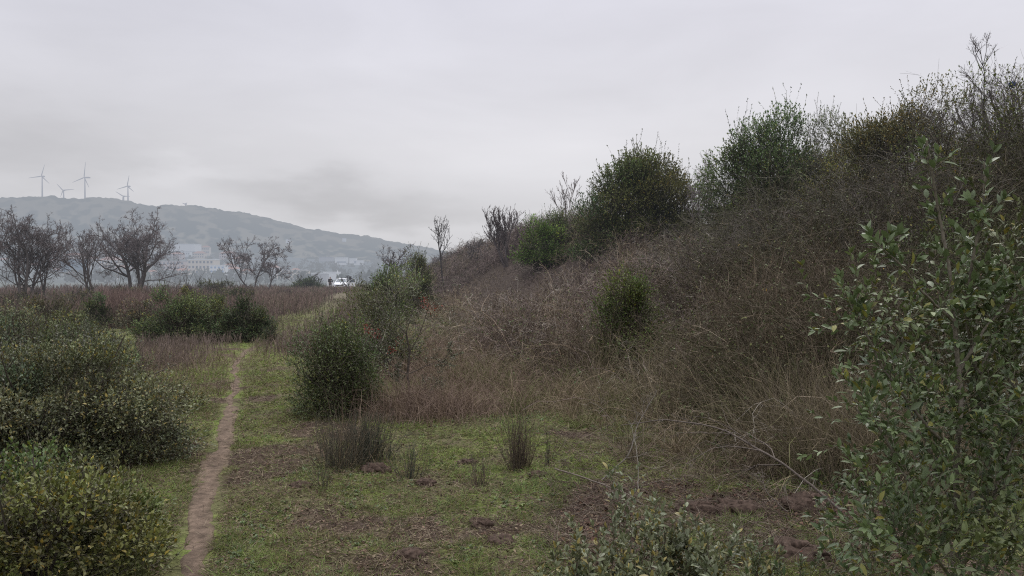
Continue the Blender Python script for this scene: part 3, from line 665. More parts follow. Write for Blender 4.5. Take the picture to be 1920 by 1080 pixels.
# ------------------------------------------------------------------ bushes on the left
KO = (.088, .098, .044)
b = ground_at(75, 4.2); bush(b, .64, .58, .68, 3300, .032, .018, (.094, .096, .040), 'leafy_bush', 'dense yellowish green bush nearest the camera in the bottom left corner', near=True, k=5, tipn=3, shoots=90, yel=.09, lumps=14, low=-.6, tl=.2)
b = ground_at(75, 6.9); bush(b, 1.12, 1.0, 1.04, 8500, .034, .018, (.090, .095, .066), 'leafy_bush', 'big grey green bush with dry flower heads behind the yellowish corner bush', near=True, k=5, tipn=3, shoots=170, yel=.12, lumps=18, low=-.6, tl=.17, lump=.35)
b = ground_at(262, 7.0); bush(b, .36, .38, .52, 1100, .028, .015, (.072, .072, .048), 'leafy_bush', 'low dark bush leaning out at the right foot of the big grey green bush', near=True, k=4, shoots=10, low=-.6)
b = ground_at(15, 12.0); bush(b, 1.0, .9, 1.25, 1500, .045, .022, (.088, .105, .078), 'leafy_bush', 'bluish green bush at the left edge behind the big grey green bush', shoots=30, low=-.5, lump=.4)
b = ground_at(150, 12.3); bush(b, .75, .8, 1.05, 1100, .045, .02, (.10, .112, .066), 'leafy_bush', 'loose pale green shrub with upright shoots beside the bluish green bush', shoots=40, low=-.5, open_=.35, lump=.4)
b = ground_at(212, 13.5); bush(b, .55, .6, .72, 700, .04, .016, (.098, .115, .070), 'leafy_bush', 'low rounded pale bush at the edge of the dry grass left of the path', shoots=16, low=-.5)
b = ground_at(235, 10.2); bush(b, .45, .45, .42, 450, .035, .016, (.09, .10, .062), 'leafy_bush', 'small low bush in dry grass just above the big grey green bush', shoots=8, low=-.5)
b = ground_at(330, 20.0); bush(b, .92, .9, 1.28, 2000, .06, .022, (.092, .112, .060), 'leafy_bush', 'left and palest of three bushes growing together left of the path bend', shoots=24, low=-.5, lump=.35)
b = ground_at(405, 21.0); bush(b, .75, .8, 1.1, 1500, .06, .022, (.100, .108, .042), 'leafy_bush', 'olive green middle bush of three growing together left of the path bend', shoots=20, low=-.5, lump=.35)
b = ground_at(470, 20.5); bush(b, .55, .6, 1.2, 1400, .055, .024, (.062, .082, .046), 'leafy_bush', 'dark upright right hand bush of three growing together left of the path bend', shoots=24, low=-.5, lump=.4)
b = ground_at(507, 19.6); bush(b, .2, .2, .5, 220, .045, .018, (.06, .065, .045), 'leafy_bush', 'small dark sprig bush beside the grassy path bend', shoots=8, low=-.5, k=4)
b = ground_at(345, 30); bush(b, .6, .6, 1.15, 800, .07, .028, (.095, .098, .030), 'leafy_bush', 'yellowish small shrub standing behind the pale bush left of the path', shoots=12, lump=.4)
b = ground_at(395, 27); bush(b, .5, .5, .95, 600, .065, .028, (.065, .075, .035), 'leafy_bush', 'dark olive shrub behind the middle bush left of the path', shoots=10, lump=.4)
b = ground_at(180, 25); bush(b, .45, .5, 1.0, 700, .06, .028, (.062, .078, .040), 'leafy_bush', 'dark green rounded shrub in the russet weeds below the big bare tree', shoots=8)
b = ground_at(95, 26); bush(b, .6, .6, 1.05, 700, .065, .028, (.075, .068, .040), 'leafy_bush', 'brownish green shrub at the foot of the leftmost bare trees', shoots=8, open_=.3)
b = ground_at(20, 22); bush(b, .7, .6, .9, 700, .06, .026, (.105, .092, .060), 'leafy_bush', 'rusty tinged shrub at the left edge below the bare trees', shoots=8)
b = ground_at(245, 45); bush(b, 1.5, .8, 1.2, 900, .10, .045, (.07, .078, .045), 'leafy_bush', 'dark low scrub bush under the big bare tree', shoots=10)
b = ground_at(405, 62); bush(b, 1.3, .8, 1.5, 700, .12, .05, (.065, .075, .042), 'leafy_bush', 'dark bush below the small bright town block', shoots=8)
b = ground_at(575, 92); bush(b, 2.0, 1.2, 1.9, 800, .16, .07, (.062, .078, .048), 'leafy_bush', 'dark green bush standing left of the white car', shoots=6)
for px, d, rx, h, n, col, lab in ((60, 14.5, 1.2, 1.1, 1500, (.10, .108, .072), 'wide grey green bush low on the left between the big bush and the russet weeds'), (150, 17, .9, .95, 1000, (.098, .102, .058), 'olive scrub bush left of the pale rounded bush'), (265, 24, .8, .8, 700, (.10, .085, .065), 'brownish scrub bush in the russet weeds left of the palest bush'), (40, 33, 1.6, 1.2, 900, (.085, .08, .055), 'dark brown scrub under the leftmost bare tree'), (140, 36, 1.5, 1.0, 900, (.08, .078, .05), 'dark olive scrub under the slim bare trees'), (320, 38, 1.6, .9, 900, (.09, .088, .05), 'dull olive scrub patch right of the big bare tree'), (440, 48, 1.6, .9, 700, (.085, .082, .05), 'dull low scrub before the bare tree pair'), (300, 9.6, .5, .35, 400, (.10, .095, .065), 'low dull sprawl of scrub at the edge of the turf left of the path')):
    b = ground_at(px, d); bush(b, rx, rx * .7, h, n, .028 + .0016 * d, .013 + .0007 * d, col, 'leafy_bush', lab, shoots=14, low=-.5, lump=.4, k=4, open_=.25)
# bushes between path and slope
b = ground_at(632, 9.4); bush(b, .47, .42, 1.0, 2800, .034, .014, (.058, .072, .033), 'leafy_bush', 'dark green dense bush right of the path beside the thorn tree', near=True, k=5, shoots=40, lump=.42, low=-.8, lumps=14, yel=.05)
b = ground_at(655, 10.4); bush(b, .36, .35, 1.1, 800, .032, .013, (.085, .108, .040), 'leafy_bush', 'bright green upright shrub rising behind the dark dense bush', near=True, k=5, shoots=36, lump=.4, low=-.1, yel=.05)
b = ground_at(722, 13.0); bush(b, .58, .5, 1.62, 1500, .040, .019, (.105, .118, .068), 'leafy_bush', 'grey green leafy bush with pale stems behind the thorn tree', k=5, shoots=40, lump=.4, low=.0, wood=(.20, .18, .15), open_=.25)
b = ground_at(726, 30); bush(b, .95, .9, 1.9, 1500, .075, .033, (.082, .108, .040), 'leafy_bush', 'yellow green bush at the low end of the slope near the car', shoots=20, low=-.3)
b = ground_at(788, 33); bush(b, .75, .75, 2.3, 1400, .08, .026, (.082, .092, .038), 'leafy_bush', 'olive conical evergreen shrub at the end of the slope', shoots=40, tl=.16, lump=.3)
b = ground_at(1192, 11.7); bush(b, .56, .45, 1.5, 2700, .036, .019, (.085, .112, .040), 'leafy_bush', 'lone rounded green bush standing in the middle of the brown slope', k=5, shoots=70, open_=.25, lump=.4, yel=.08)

# evergreens on the ridge
def evergreen(px, d, rx, ry, h, n, lL, lW, col, label, dz=0, **kw):
    b = ground_at(px, d); b[2] += dz
    return bush(b, rx, ry, h, n, lL, lW, col, 'evergreen_tree', label, 'evergreen tree', lmin=.36, **kw)
evergreen(1190, 32, 2.3, 1.9, 3.4, 6500, .10, .046, (.085, .090, .038), 'broad domed olive green evergreen tree on the ridge', k=5, shoots=60, lump=.34, lumps=16, tl=.14, low=-.5)
evergreen(1120, 31, 1.0, 1.0, 2.2, 1500, .09, .042, (.070, .088, .044), 'dark lower evergreen against the left side of the domed tree', k=5, shoots=20, lump=.4, low=-.5)
evergreen(1012, 34, 1.05, 1.0, 2.0, 1600, .085, .04, (.095, .14, .038), 'bright green low evergreen bush left of the domed tree on the ridge', k=5, shoots=14, low=-.5)
evergreen(1062, 35, .8, .8, 2.0, 900, .085, .04, (.085, .098, .045), 'dull green loose evergreen between the bright bush and the domed tree', k=5, shoots=20, open_=.3, low=-.5)
evergreen(1440, 25, 1.75, 1.5, 3.5, 6500, .085, .04, (.075, .102, .050), 'dark green evergreen with ragged top shoots right of the domed tree', k=5, shoots=45, lump=.45, lumps=12, tl=.13, low=-.5)
evergreen(1610, 24, 1.5, 1.2, 2.9, 3000, .08, .024, (.105, .112, .078), 'silvery olive tree with feathery twigs on the ridge', k=6, shoots=60, lump=.4, tl=.16, open_=.2, low=-.4)
evergreen(1715, 21.5, 1.9, 1.3, 2.85, 5000, .07, .036, (.098, .092, .054), 'open oak with brownish leaves and see through crown on the ridge', k=5, shoots=26, lump=.45, lumps=18, tl=.15, open_=.30, low=-.3, yel=.22)
evergreen(1540, 20, .9, .8, 1.9, 700, .06, .03, (.085, .092, .035), 'yellowish leafed shrub in the scrub below the silvery tree', k=4, shoots=20, lump=.4, open_=.4, yel=.25)
evergreen(1890, 13.5, 1.6, 1.2, 2.3, 2000, .05, .026, (.072, .080, .032), 'dark leafy shrub mass high at the right edge behind the tall shoots', k=4, shoots=30, lump=.45, open_=.38, yel=.18)
evergreen(1780, 9.5, 1.0, .8, 1.7, 1500, .042, .022, (.052, .060, .028), 'dark bramble bush behind the tall leafy shrub', k=4, shoots=20, lump=.4, open_=.3)

# ------------------------------------------------------------------ bare trees
BT = 'bare tree'
def bt(px, d, h, r, label, **kw):
    b = ground_at(px, d); return bare_tree(b, h, r, 'bare_tree', label, **kw)
bt(35, 40, 6.1, .10, 'leftmost dense bare tree cut by the left edge', nst=5, spread=1.0, lev=(8, 7, 6, 4))
bt(88, 42, 5.5, .08, 'smaller bare tree leaning right beside the leftmost tree', nst=2, lean=(.25, 0), spread=1.0, lev=(8, 7, 6, 4))
bt(178, 50, 6.4, .10, 'slim bare tree standing left of the big round headed bare tree', nst=2, lean=(-.12, 0), spread=.7, lev=(7, 6, 6, 4))
bt(252, 55, 8.2, .17, 'biggest round headed bare tree with a low branch reaching right', nst=4, spread=1.15, lev=(10, 7, 6, 5))
bt(478, 84, 8.3, .13, 'lone bare tree on the left of a pair in the russet field', spread=1.1, nst=2, lev=(8, 7, 6, 4))
bt(500, 86, 6.4, .11, 'right hand bare tree of the pair in the russet field', spread=.95, nst=1, lean=(.2, 0), lev=(8, 7, 6, 4))
bt(720, 62, 5.2, .09, 'small bare tree above the yellow green bush near the car', spread=.85, nst=2, lev=(6, 6, 4, 3))
bt(832, 42, 4.6, .075, 'thin dark bare tree at the low left end of the ridge', spread=.55, nst=1, lev=(7, 4, 4, 3), col=(.05, .045, .045))
bt(872, 44, 2.7, .06, 'spreading bare tree leaning right at the low end of the ridge', spread=.9, nst=2, lean=(.3, 0), lev=(6, 5, 4, 3), col=(.11, .10, .10))
bt(950, 38, 3.6, .07, 'dense twiggy leafless shrub left of the bright green bush on the ridge', nst=6, spread=.55, lev=(6, 5, 4, 3), col=(.10, .085, .085), up=.12)
bt(1070, 40, 3.8, .04, 'slender pale bare sapling between the two evergreens', nst=2, spread=.5, lev=(5, 4, 4, 2), col=(.19, .17, .165), up=.12)
bt(655, 98, 2.6, .10, 'gnarled leaning bare tree just right of the white car', nst=2, spread=.9, lean=(-.4, 0), lev=(5, 4, 3, 3), col=(.06, .055, .055))
bt(598, 100, 2.6, .06, 'thin bare sapling just left of the white car', nst=1, spread=.5, lev=(4, 3, 3, 2), col=(.07, .065, .065))
bt(1320, 30, 3.2, .05, 'pale bare tree in the gap left of the dark ragged evergreen', nst=3, spread=.6, lev=(6, 5, 4, 3), col=(.17, .15, .15), up=.1)
bt(1348, 27, 4.4, .05, 'tall pale bare tree leaning left out of the dark ragged evergreen', nst=2, spread=.6, lean=(-.15, 0), lev=(6, 5, 4, 2), col=(.18, .165, .16))
bt(1290, 31, 1.8, .04, 'short pale bare tree at the right side of the domed evergreen', nst=3, spread=.6, lev=(5, 4, 4, 2), col=(.15, .13, .13))
bt(1690, 22, 3.5, .06, 'bare branches arching above the left of the brownish oak', nst=3, spread=.7, lev=(6, 5, 4, 2), col=(.12, .105, .10))
bt(1790, 20, 3.5, .05, 'bare arching tree above the right of the brownish oak', nst=3, spread=.75, lean=(.2, 0), lev=(6, 5, 4, 3), col=(.13, .115, .115))
RT = bt(1900, 18, 4.9, .12, 'tall bare tree at the right edge holding a blue scrap', nst=2, spread=.75, lev=(9, 7, 6, 4), minr=.0006, col=(.11, .10, .10))
for px, d, h, lab in ((1480, 15, 2.3, 'dark branching leafless shrub in the scrub below the ragged evergreen'), (1580, 13.5, 2.2, 'grey branching leafless shrub right of the middle scrub'), (1390, 17, 2.1, 'pale leafless shrub on the slope below the ragged evergreen'), (1690, 11.5, 2.4, 'tall leafless shrub behind the left shoots of the leafy shrub'), (1330, 20, 1.8, 'low pale leafless shrub below the domed evergreen')):
    b = ground_at(px, d); bare_tree(b, h * .62, .022, 'leafless_shrub', lab, 'leafless shrub', spread=.8, col=(.155, .135, .125), nst=5, lev=(6, 5, 4, 3), up=.0, tf=.6, minr=.00022)

for px, d, h in ((1010, 16, 1.0), (1090, 19, 1.1), (1150, 17, 1.1), (1260, 17, 1.3), (1300, 14, 1.2), (1440, 12, 1.5), (1530, 11, 1.5), (1400, 21, 1.6), (1500, 19, 1.8), (1600, 17, 1.9), (1660, 15, 1.9), (1750, 14, 1.9), (1560, 21, 1.8), (1830, 16, 2.0), (1350, 12, 1.1), (1480, 9.5, 1.3), (1620, 9.5, 1.5), (930, 20, .9), (880, 24, 1.0), (1200, 22, 1.2)):
    b = ground_at(px, d); c_ = (GREY * .85)[rng.integers(0, 3)] if rng.random() < .6 else PURP[rng.integers(0, 3)]
    bare_tree(b, h * .6, .014, 'leafless_shrub', 'grey brown leafless shrub tangled among others in the scrub of the slope', 'leafless shrub', spread=.85, col=tuple(c_), nst=6, lev=(5, 5, 4), up=.0, tf=.6, minr=.00022, group='leafless shrubs on the slope')

for px, d, h in ((10, 28, 1.1), (120, 30, 1.0), (205, 33, 1.3), (270, 29, .9), (300, 46, 1.5), (370, 40, 1.2), (430, 36, 1.0), (540, 60, 1.4), (150, 45, 1.6), (70, 52, 1.6), (350, 60, 1.7), (460, 30, .8)):
    b = ground_at(px, d); bare_tree(b, h * .8, .014, 'leafless_shrub', 'twiggy leafless shrub standing in the russet weeds on the left', 'leafless shrub', spread=.8, col=(.12, .098, .09), nst=6, lev=(6, 5, 5), up=.06, tf=.6, minr=.0003, group='leafless shrubs in the russet weeds')

# ------------------------------------------------------------------ thorn tree with red leaves
b = ground_at(765, 9.6)
root = thing('thorn_tree', b, 'small half bare thorn tree with red leaf tufts right of the dark dense bush', 'thorn tree')
gt, gb, gl, gr = Geo(), Geo(), Geo(), Geo()
c = np.array([.075, .062, .052])
P = np.array([[b + (0, 0, -.1), b + (.02, 0, .2), b + (-.01, .02, .45), b + (.02, 0, .72), b + (-.02, 0, .95)]]); R = np.array([[.021, .018, .015, .013, .010]])
strands(gt, P, R, c[None], 7)
S = np.array([P[0, 3], P[0, 4], P[0, 4], P[0, 2], P[0, 2], P[0, 3], P[0, 1], P[0, 1]])
D = np.array([[.6, 0, .8], [-.7, .1, .6], [.3, .2, 1], [-.9, -.1, .45], [.8, .1, .5], [-.5, -.2, .8], [.9, 0, .35], [-.6, .2, .3]])
Pb = poly(S, D, np.array([.85, .75, .6, .6, .6, .6, .5, .4]), 7, .12, 0, .03); Rb = taper(np.full(8, .0065), 7, .35)
strands(gb, Pb, Rb, np.repeat(c[None], 8, 0), 5)
P1, R1 = Pb, Rb
for li, nc in enumerate((8, 7, 5)):
    S, D, L, r = children(P1, R1, nc, .2, (.4, 1.1), .5, .6); P1 = poly(S, D, L, 5, .18, 0, .03); R1 = taper(np.maximum(r, .0018), 5, .5)
    strands(gb, P1, R1, c[None] * U(.8, 1.5, (len(P1), 1)), 3 if li == 0 else 2)
q = P1[:, 1:].reshape(-1, 3); q = q[rng.permutation(len(q))[:2600]]; n = len(q)
leaves(gl, q, rv(n), np.array([0, 0, 1]) + rv(n) * .5, U(.018, .034, n), U(.010, .018, n), np.array([.095, .105, .055])[None] * U(.6, 1.3, (n, 1)))
for px, py in ((705, 625), (752, 640), (795, 560), (815, 580), (690, 615), (760, 770), (735, 655), (800, 575)):
    n = 26; q = pt(px, py, 9.6) + rng.normal(size=(n, 3)) * np.array([.035, .05, .03])
    leaves(gr, q, rv(n), rv(n), U(.02, .035, n), U(.01, .018, n), np.array([.22, .035, .02])[None] * U(.5, 1.3, (n, 1)))
part('trunk', gt, M_bark, root, True); part('branches', gb, M_bark, root); part('foliage', gl, M_leaf, root); part('red_leaves', gr, M_leaf, root, label='tufts of dark red leaves')

# ------------------------------------------------------------------ broom tussocks
def tussock(px, d, rad, h, n, col, label, lean=.25, name='broom_tussock'):
    b = ground_at(px, d); root = thing(name, b, label, 'broom tussock', None)
    g_ = Geo()
    o = rng.normal(size=(n, 3)) * np.array([rad, rad, 0]) * .45
    S = b + o; S[:, 2] = height(S[:, 0], S[:, 1]) - .02
    D = np.array([0, 0, 1.]) + o / max(rad, .01) * lean + rng.normal(size=(n, 3)) * .16
    P = poly(S, D, U(.35, 1.05, n) * h, 5, .10, np.where(U(0, 1, n) < .2, .7, .0), .05)
    R = np.maximum(U(.0015, .0028, n), .00022 * d)[:, None] * np.linspace(1, .4, 5)[None]
    C = np.array(col)[None] * U(.6, 1.35, (n, 1)); tn = U(0, 1, n) < .24; C[tn] = np.array([.20, .155, .105]) * U(.6, 1.2, (tn.sum(), 1))
    strands(g_, P, R, C, 3)
    S, D, L, r = children(P, R, 2, .4, (.15, .45), .45, .8); P2 = poly(S, D, L, 4, .08, 0, .1); strands(g_, P2, taper(r, 4, .5), np.repeat(C, 2, 0), 2)
    part('stems', g_, M_bark, root)
    g2 = Geo(); n2 = n // 5; o = rng.normal(size=(n2, 3)) * np.array([rad, rad, 0]) * .7; S = b + o; S[:, 2] = height(S[:, 0], S[:, 1])
    P = poly(S, rng.normal(size=(n2, 3)) * .4 + np.array([0, 0, .8]), U(.1, .3, n2), 4, .12, .5, 0)
    strands(g2, P, taper(np.full(n2, .0018), 4, .3), np.array([.20, .16, .10])[None] * U(.6, 1.2, (n2, 1)), 2)
    part('dry_blades', g2, M_dry, root)
tussock(640, 6.9, .24, .52, 300, (.092, .084, .064), 'broad dark grey rush tussock in front of the dark dense bush', .5)
tussock(692, 7.1, .16, .46, 300, (.060, .068, .052), 'blackish green rush tussock touching the broad grey one')
tussock(968, 6.75, .085, .56, 110, (.088, .070, .055), 'tall dark upright broom tussock alone on the turf', .18)
tussock(985, 6.8, .05, .45, 60, (.075, .055, .045), 'brown side shoot clump beside the tall upright tussock', .2)
tussock(900, 6.3, .06, .30, 40, (.085, .07, .058), 'thin sparse broom tussock left of the tall upright one', .3)
tussock(1027, 6.8, .02, .33, 14, (.055, .055, .042), 'single thin dark broom shoot right of the tall upright tussock', .2)
tussock(768, 6.6, .09, .34, 70, (.075, .08, .062), 'small faint tussock right of the blackish one', .3)
tussock(605, 6.2, .05, .33, 26, (.08, .075, .06), 'wispy tussock at the lower left of the broad grey one', .3)
tussock(745, 13.6, .12, .45, 60, (.075, .06, .05), 'dry wispy tussock at the turf edge behind the thorn tree', .3)

# ------------------------------------------------------------------ foreground leafy shrub on the right
def spline(pts, n):
    pts = np.array(pts, float); t = np.linspace(0, len(pts) - 1, n); out_ = np.empty((n, 3))
    for k in range(3): out_[:, k] = np.interp(t, np.arange(len(pts)), pts[:, k])
    for _ in range(2): out_[1:-1] = (out_[:-2] + 2 * out_[1:-1] + out_[2:]) / 4
    return out_
D0 = 3.05
b = ground_at(1800, D0)
root = thing('tall_leafy_shrub', b, 'tall evergreen shrub with long leafy shoots filling the right foreground', 'shrub')
gs, gl = Geo(), Geo()
stems = [[(1800, 1400, D0), (1802, 1080, D0), (1800, 960, D0 - .05), (1790, 860, D0 - .1), (1812, 770, D0 - .05), (1800, 690, D0), (1785, 600, D0), (1780, 520, D0), (1762, 430, D0 + .05), (1748, 340, D0), (1738, 265, D0)],
         [(1805, 1000, D0), (1850, 850, D0 + .1), (1835, 700, D0 + .15), (1812, 600, D0 + .1), (1822, 500, D0 + .05), (1850, 400, D0), (1852, 310, D0)],
         [(1790, 850, D0 - .1), (1735, 800, D0 - .2), (1680, 720, D0 - .2), (1640, 640, D0 - .2), (1590, 560, D0 - .15)],
         [(1785, 600, D0), (1740, 560, D0 - .1), (1690, 500, D0 - .15), (1640, 445, D0 - .15)],
         [(1800, 700, D0), (1850, 620, D0), (1900, 560, D0), (1950, 500, D0)],
         [(1800, 960, D0), (1740, 930, D0 - .2), (1690, 880, D0 - .3), (1650, 800, D0 - .3), (1610, 760, D0 - .3)],
         [(1802, 1080, D0), (1860, 960, D0 - .2), (1900, 850, D0 - .2), (1930, 760, D0 - .2)],
         [(1800, 1100, D0), (1730, 1030, D0 - .3), (1660, 1000, D0 - .35), (1610, 990, D0 - .35)],
         [(1835, 700, D0 + .1), (1900, 560, D0 + .2), (1860, 520, D0 + .2), (1790, 500, D0 + .25)],
         [(1800, 1100, D0 + .2), (1760, 900, D0 + .4), (1720, 750, D0 + .5), (1690, 620, D0 + .5)],
         [(1830, 1100, D0 + .2), (1890, 900, D0 + .4), (1900, 720, D0 + .5), (1890, 600, D0 + .5)]]
rads = [.013, .011, .007, .006, .007, .007, .008, .007, .004, .009, .009]
wood = np.array([.135, .118, .095]); SP = []
for s, r0 in zip(stems, rads):
    P = spline([pt(*q) for q in s], 26); P[:, :] += np.cumsum(rng.normal(size=P.shape) * .0022, 0); SP.append(P)
    strands(gs, P[None], (r0 * np.linspace(1, .28, 26))[None], wood[None], 8)
GRN = (.106, .142, .064)
def shoot_leaves(P, i0, i1, n, L0, L1, ll, lw, k, tip, spread=1.0, col=GRN):
    i = rng.integers(i0, i1, n); S = P[i]; T = norm(P[np.minimum(i + 1, len(P) - 1)] - P[i - 1])
    D = norm(T * .55 + rv(n) * .9 * spread + np.array([0, 0, .25]))
    twigs(gs, gl, S, D, U(L0, L1, n), k, ll, lw, col, .28, 1, (.13, .115, .085), .0017, tip, .07, .12, 3, (.95, .55), .16)
shoot_leaves(SP[0], 17, 25, 20, .04, .12, .052, .021, 3, 3, .7)
shoot_leaves(SP[0], 6, 17, 22, .10, .25, .052, .022, 5, 4)
shoot_leaves(SP[1], 14, 25, 30, .05, .16, .052, .021, 4, 4, .9)
shoot_leaves(SP[1], 4, 14, 22, .10, .25, .052, .022, 5, 4)
for P, n in ((SP[2], 34), (SP[4], 30), (SP[5], 30), (SP[6], 36), (SP[7], 36)):
    shoot_leaves(P, 8, 25, n, .08, .22, .043, .018, 6, 4)
shoot_leaves(SP[3], 14, 25, 12, .04, .12, .052, .021, 4, 4, .8); shoot_leaves(SP[8], 10, 25, 12, .05, .14, .05, .02, 4, 4)
for P in (SP[9], SP[10]): shoot_leaves(P, 6, 25, 40, .08, .26, .048, .02, 5, 4, 1, (.06, .085, .045))  # rear stems: leaf colour darkened to stand in for inner shade
for (px, py, rx, ry, dd, n, cm) in ((1690, 580, 100, 45, 0, 46, 1), (1840, 600, 90, 80, .15, 40, .85), (1730, 775, 110, 65, -.1, 62, 1.05), (1865, 760, 80, 90, .1, 46, .9), (1700, 960, 90, 60, -.3, 40, .95), (1850, 930, 100, 110, -.1, 70, .95), (1740, 1040, 120, 60, -.35, 60, 1.0), (1880, 1060, 80, 70, -.2, 50, 1.05), (1790, 680, 120, 110, .35, 110, .6), (1800, 880, 150, 150, .35, 170, .55), (1770, 820, 120, 90, .1, 30, .8), (1690, 1010, 90, 60, -.1, 30, .8), (1880, 640, 70, 130, .3, 90, .6), (1860, 1000, 110, 110, .2, 110, .6), (1900, 480, 50, 50, .2, 16, .8), (1760, 1130, 200, 60, -.2, 60, .8)):  # low last factors paint shade into the leaf colour of rear clumps
    u = rng.normal(size=(n, 3)) * .55
    S = np.array([pt(px + a_ * rx, py - c_ * ry, D0 + dd + b_ * .22) for a_, b_, c_ in u])
    D = norm(u + np.array([-.1, -.3, .55]) + rng.normal(size=(n, 3)) * .35)
    twigs(gs, gl, S, D, U(.07, .2, n), 6, .040, .0165, np.array(GRN)[None] * cm * np.array([U(.9, 1.2, 1)[0], 1, .9]), .28, 1, (.13, .115, .085), .0017, 4, .08, .1, 3, (.95, .5), .16)
part('stems', gs, M_bark, root); part('foliage', gl, M_leaf, root)

# low leafy shrub at the bottom centre
D1 = 3.75; b = ground_at(1210, D1)
root = thing('low_leafy_shrub', b, 'low pale green leafy shrub at the bottom centre', 'shrub')
gs, gl = Geo(), Geo()
def shrublet(b, n, sx, sy, hmin, hmax, col, ll, lw, kk=7, side=3):
    S = np.repeat(b[None], n, 0) + rng.normal(size=(n, 3)) * np.array([sx, sy, 0]); S[:, 2] = height(S[:, 0], S[:, 1])
    D = rng.normal(size=(n, 3)) * np.array([.28, .28, 0]) + np.array([0, 0, 1.])
    L = U(hmin, hmax, n); P = poly(S, D, L, 9, .09, 0, .03); R = taper(np.full(n, .0035), 9, .4)
    strands(gs, P, R, np.array([.12, .10, .075])[None] * U(.7, 1.2, (n, 1)), 4)
    Sx, Dx, Lx, r = children(P, R, side * 2, .25, (.4, .9), .3, .6); Dx[:, 2] += .3
    twigs(gs, gl, Sx, Dx, np.clip(Lx, .05, .16), 5, ll, lw, np.array(col)[None], .25, 1, (.12, .10, .075), .0015, 3, .12, .1, 3, (.95, .5), .15)
    twigs(gs, gl, P[:, 5], norm(P[:, 8] - P[:, 5]), np.linalg.norm(P[:, 8] - P[:, 5], axis=1), kk, ll, lw, np.array(col)[None] * 1.08, .2, 1, (.12, .10, .075), .0016, 4, .12, .05, 3, (1.0, .5), .15)
shrublet(b, 80, .25, .22, .22, .52, (.145, .16, .085), .038, .019)
shrublet(b + np.array([.03, .25, 0]), 4, .10, .05, .60, .74, (.145, .165, .095), .040, .019)
shrublet(ground_at(1330, 3.7), 20, .12, .15, .28, .54, (.145, .165, .095), .042, .020)
part('stems', gs, M_bark, root); part('foliage', gl, M_leaf, root)
for px, d, n, lab, hm in ((1120, 3.7, 10, 'small sprig shrub at the left of the low leafy shrub by the rock', .32), (1455, 3.9, 10, 'small leafy sprig between the low shrub and the tall shrub', .4), (1010, 3.6, 5, 'tiny leafy sprig in the turf left of the rock', .18), (1620, 4.4, 12, 'leafy sprig in the dug earth left of the tall shrub', .5)):
    b = ground_at(px, d); root = thing('leafy_sprig', b, lab, 'shrub'); gs, gl = Geo(), Geo()
    shrublet(b, n, .10, .10, .5 * hm, hm, (.105, .128, .066), .030, .015); part('stems', gs, M_bark, root); part('foliage', gl, M_leaf, root)

# ------------------------------------------------------------------ rocks, clods, dead branches
def ico_lump(r, sub, amp, seed, flat):
    import bmesh
    bm = bmesh.new(); bmesh.ops.create_icosphere(bm, subdivisions=sub, radius=1.0)
    V = np.array([v.co[:] for v in bm.verts]); T = np.array([[v.index for v in f.verts] for f in bm.faces]); bm.free()
    n_ = fbm(V[:, 0] * 2.1 + V[:, 2] * 1.3 + seed, V[:, 1] * 2.1 - V[:, 2] * 1.1, seed, 4) - .5
    n2 = fbm(V[:, 0] * 7 + V[:, 2] * 5, V[:, 1] * 7 + V[:, 2] * 3, seed + 3, 2) - .5
    V = V * (1 + amp * n_ + amp * .35 * n2)[:, None]
    return V * r * np.array([1, .85, flat]), T
b = ground_at(1100, 3.95); root_r = b.copy()
V, T = ico_lump(.085, 4, .8, 5, 1.25); gk = Geo(); gk.add(V + b + np.array([0, 0, .05]), T, np.array([.24, .24, .185])); Vv, Tt, Cc = gk.get()
tag(link('rock', mesh('rock', Vv - b, Tt, Cc, M_rock, True), None, b), 'pale lichen covered rock behind the low leafy shrub', 'rock')
b = ground_at(852, 3.95)
root = thing('lichen_tuft', b, 'small round grey lichen tuft on the turf at the bottom', 'lichen tuft'); gk = Geo()
n = 500; u = lump_dirs(n, 0); P = poly(np.repeat(b[None], n, 0) + u * .012, u + np.array([0, 0, .3]), U(.03, .055, n), 4, .4, 0, 0); strands(gk, P, taper(np.full(n, .0014), 4, .6), np.array([.23, .25, .20])[None] * U(.6, 1.2, (n, 1)), 2)
part('branchlets', gk, M_rock, root)
gcl = 'heaps of rooted up earth in the turf'
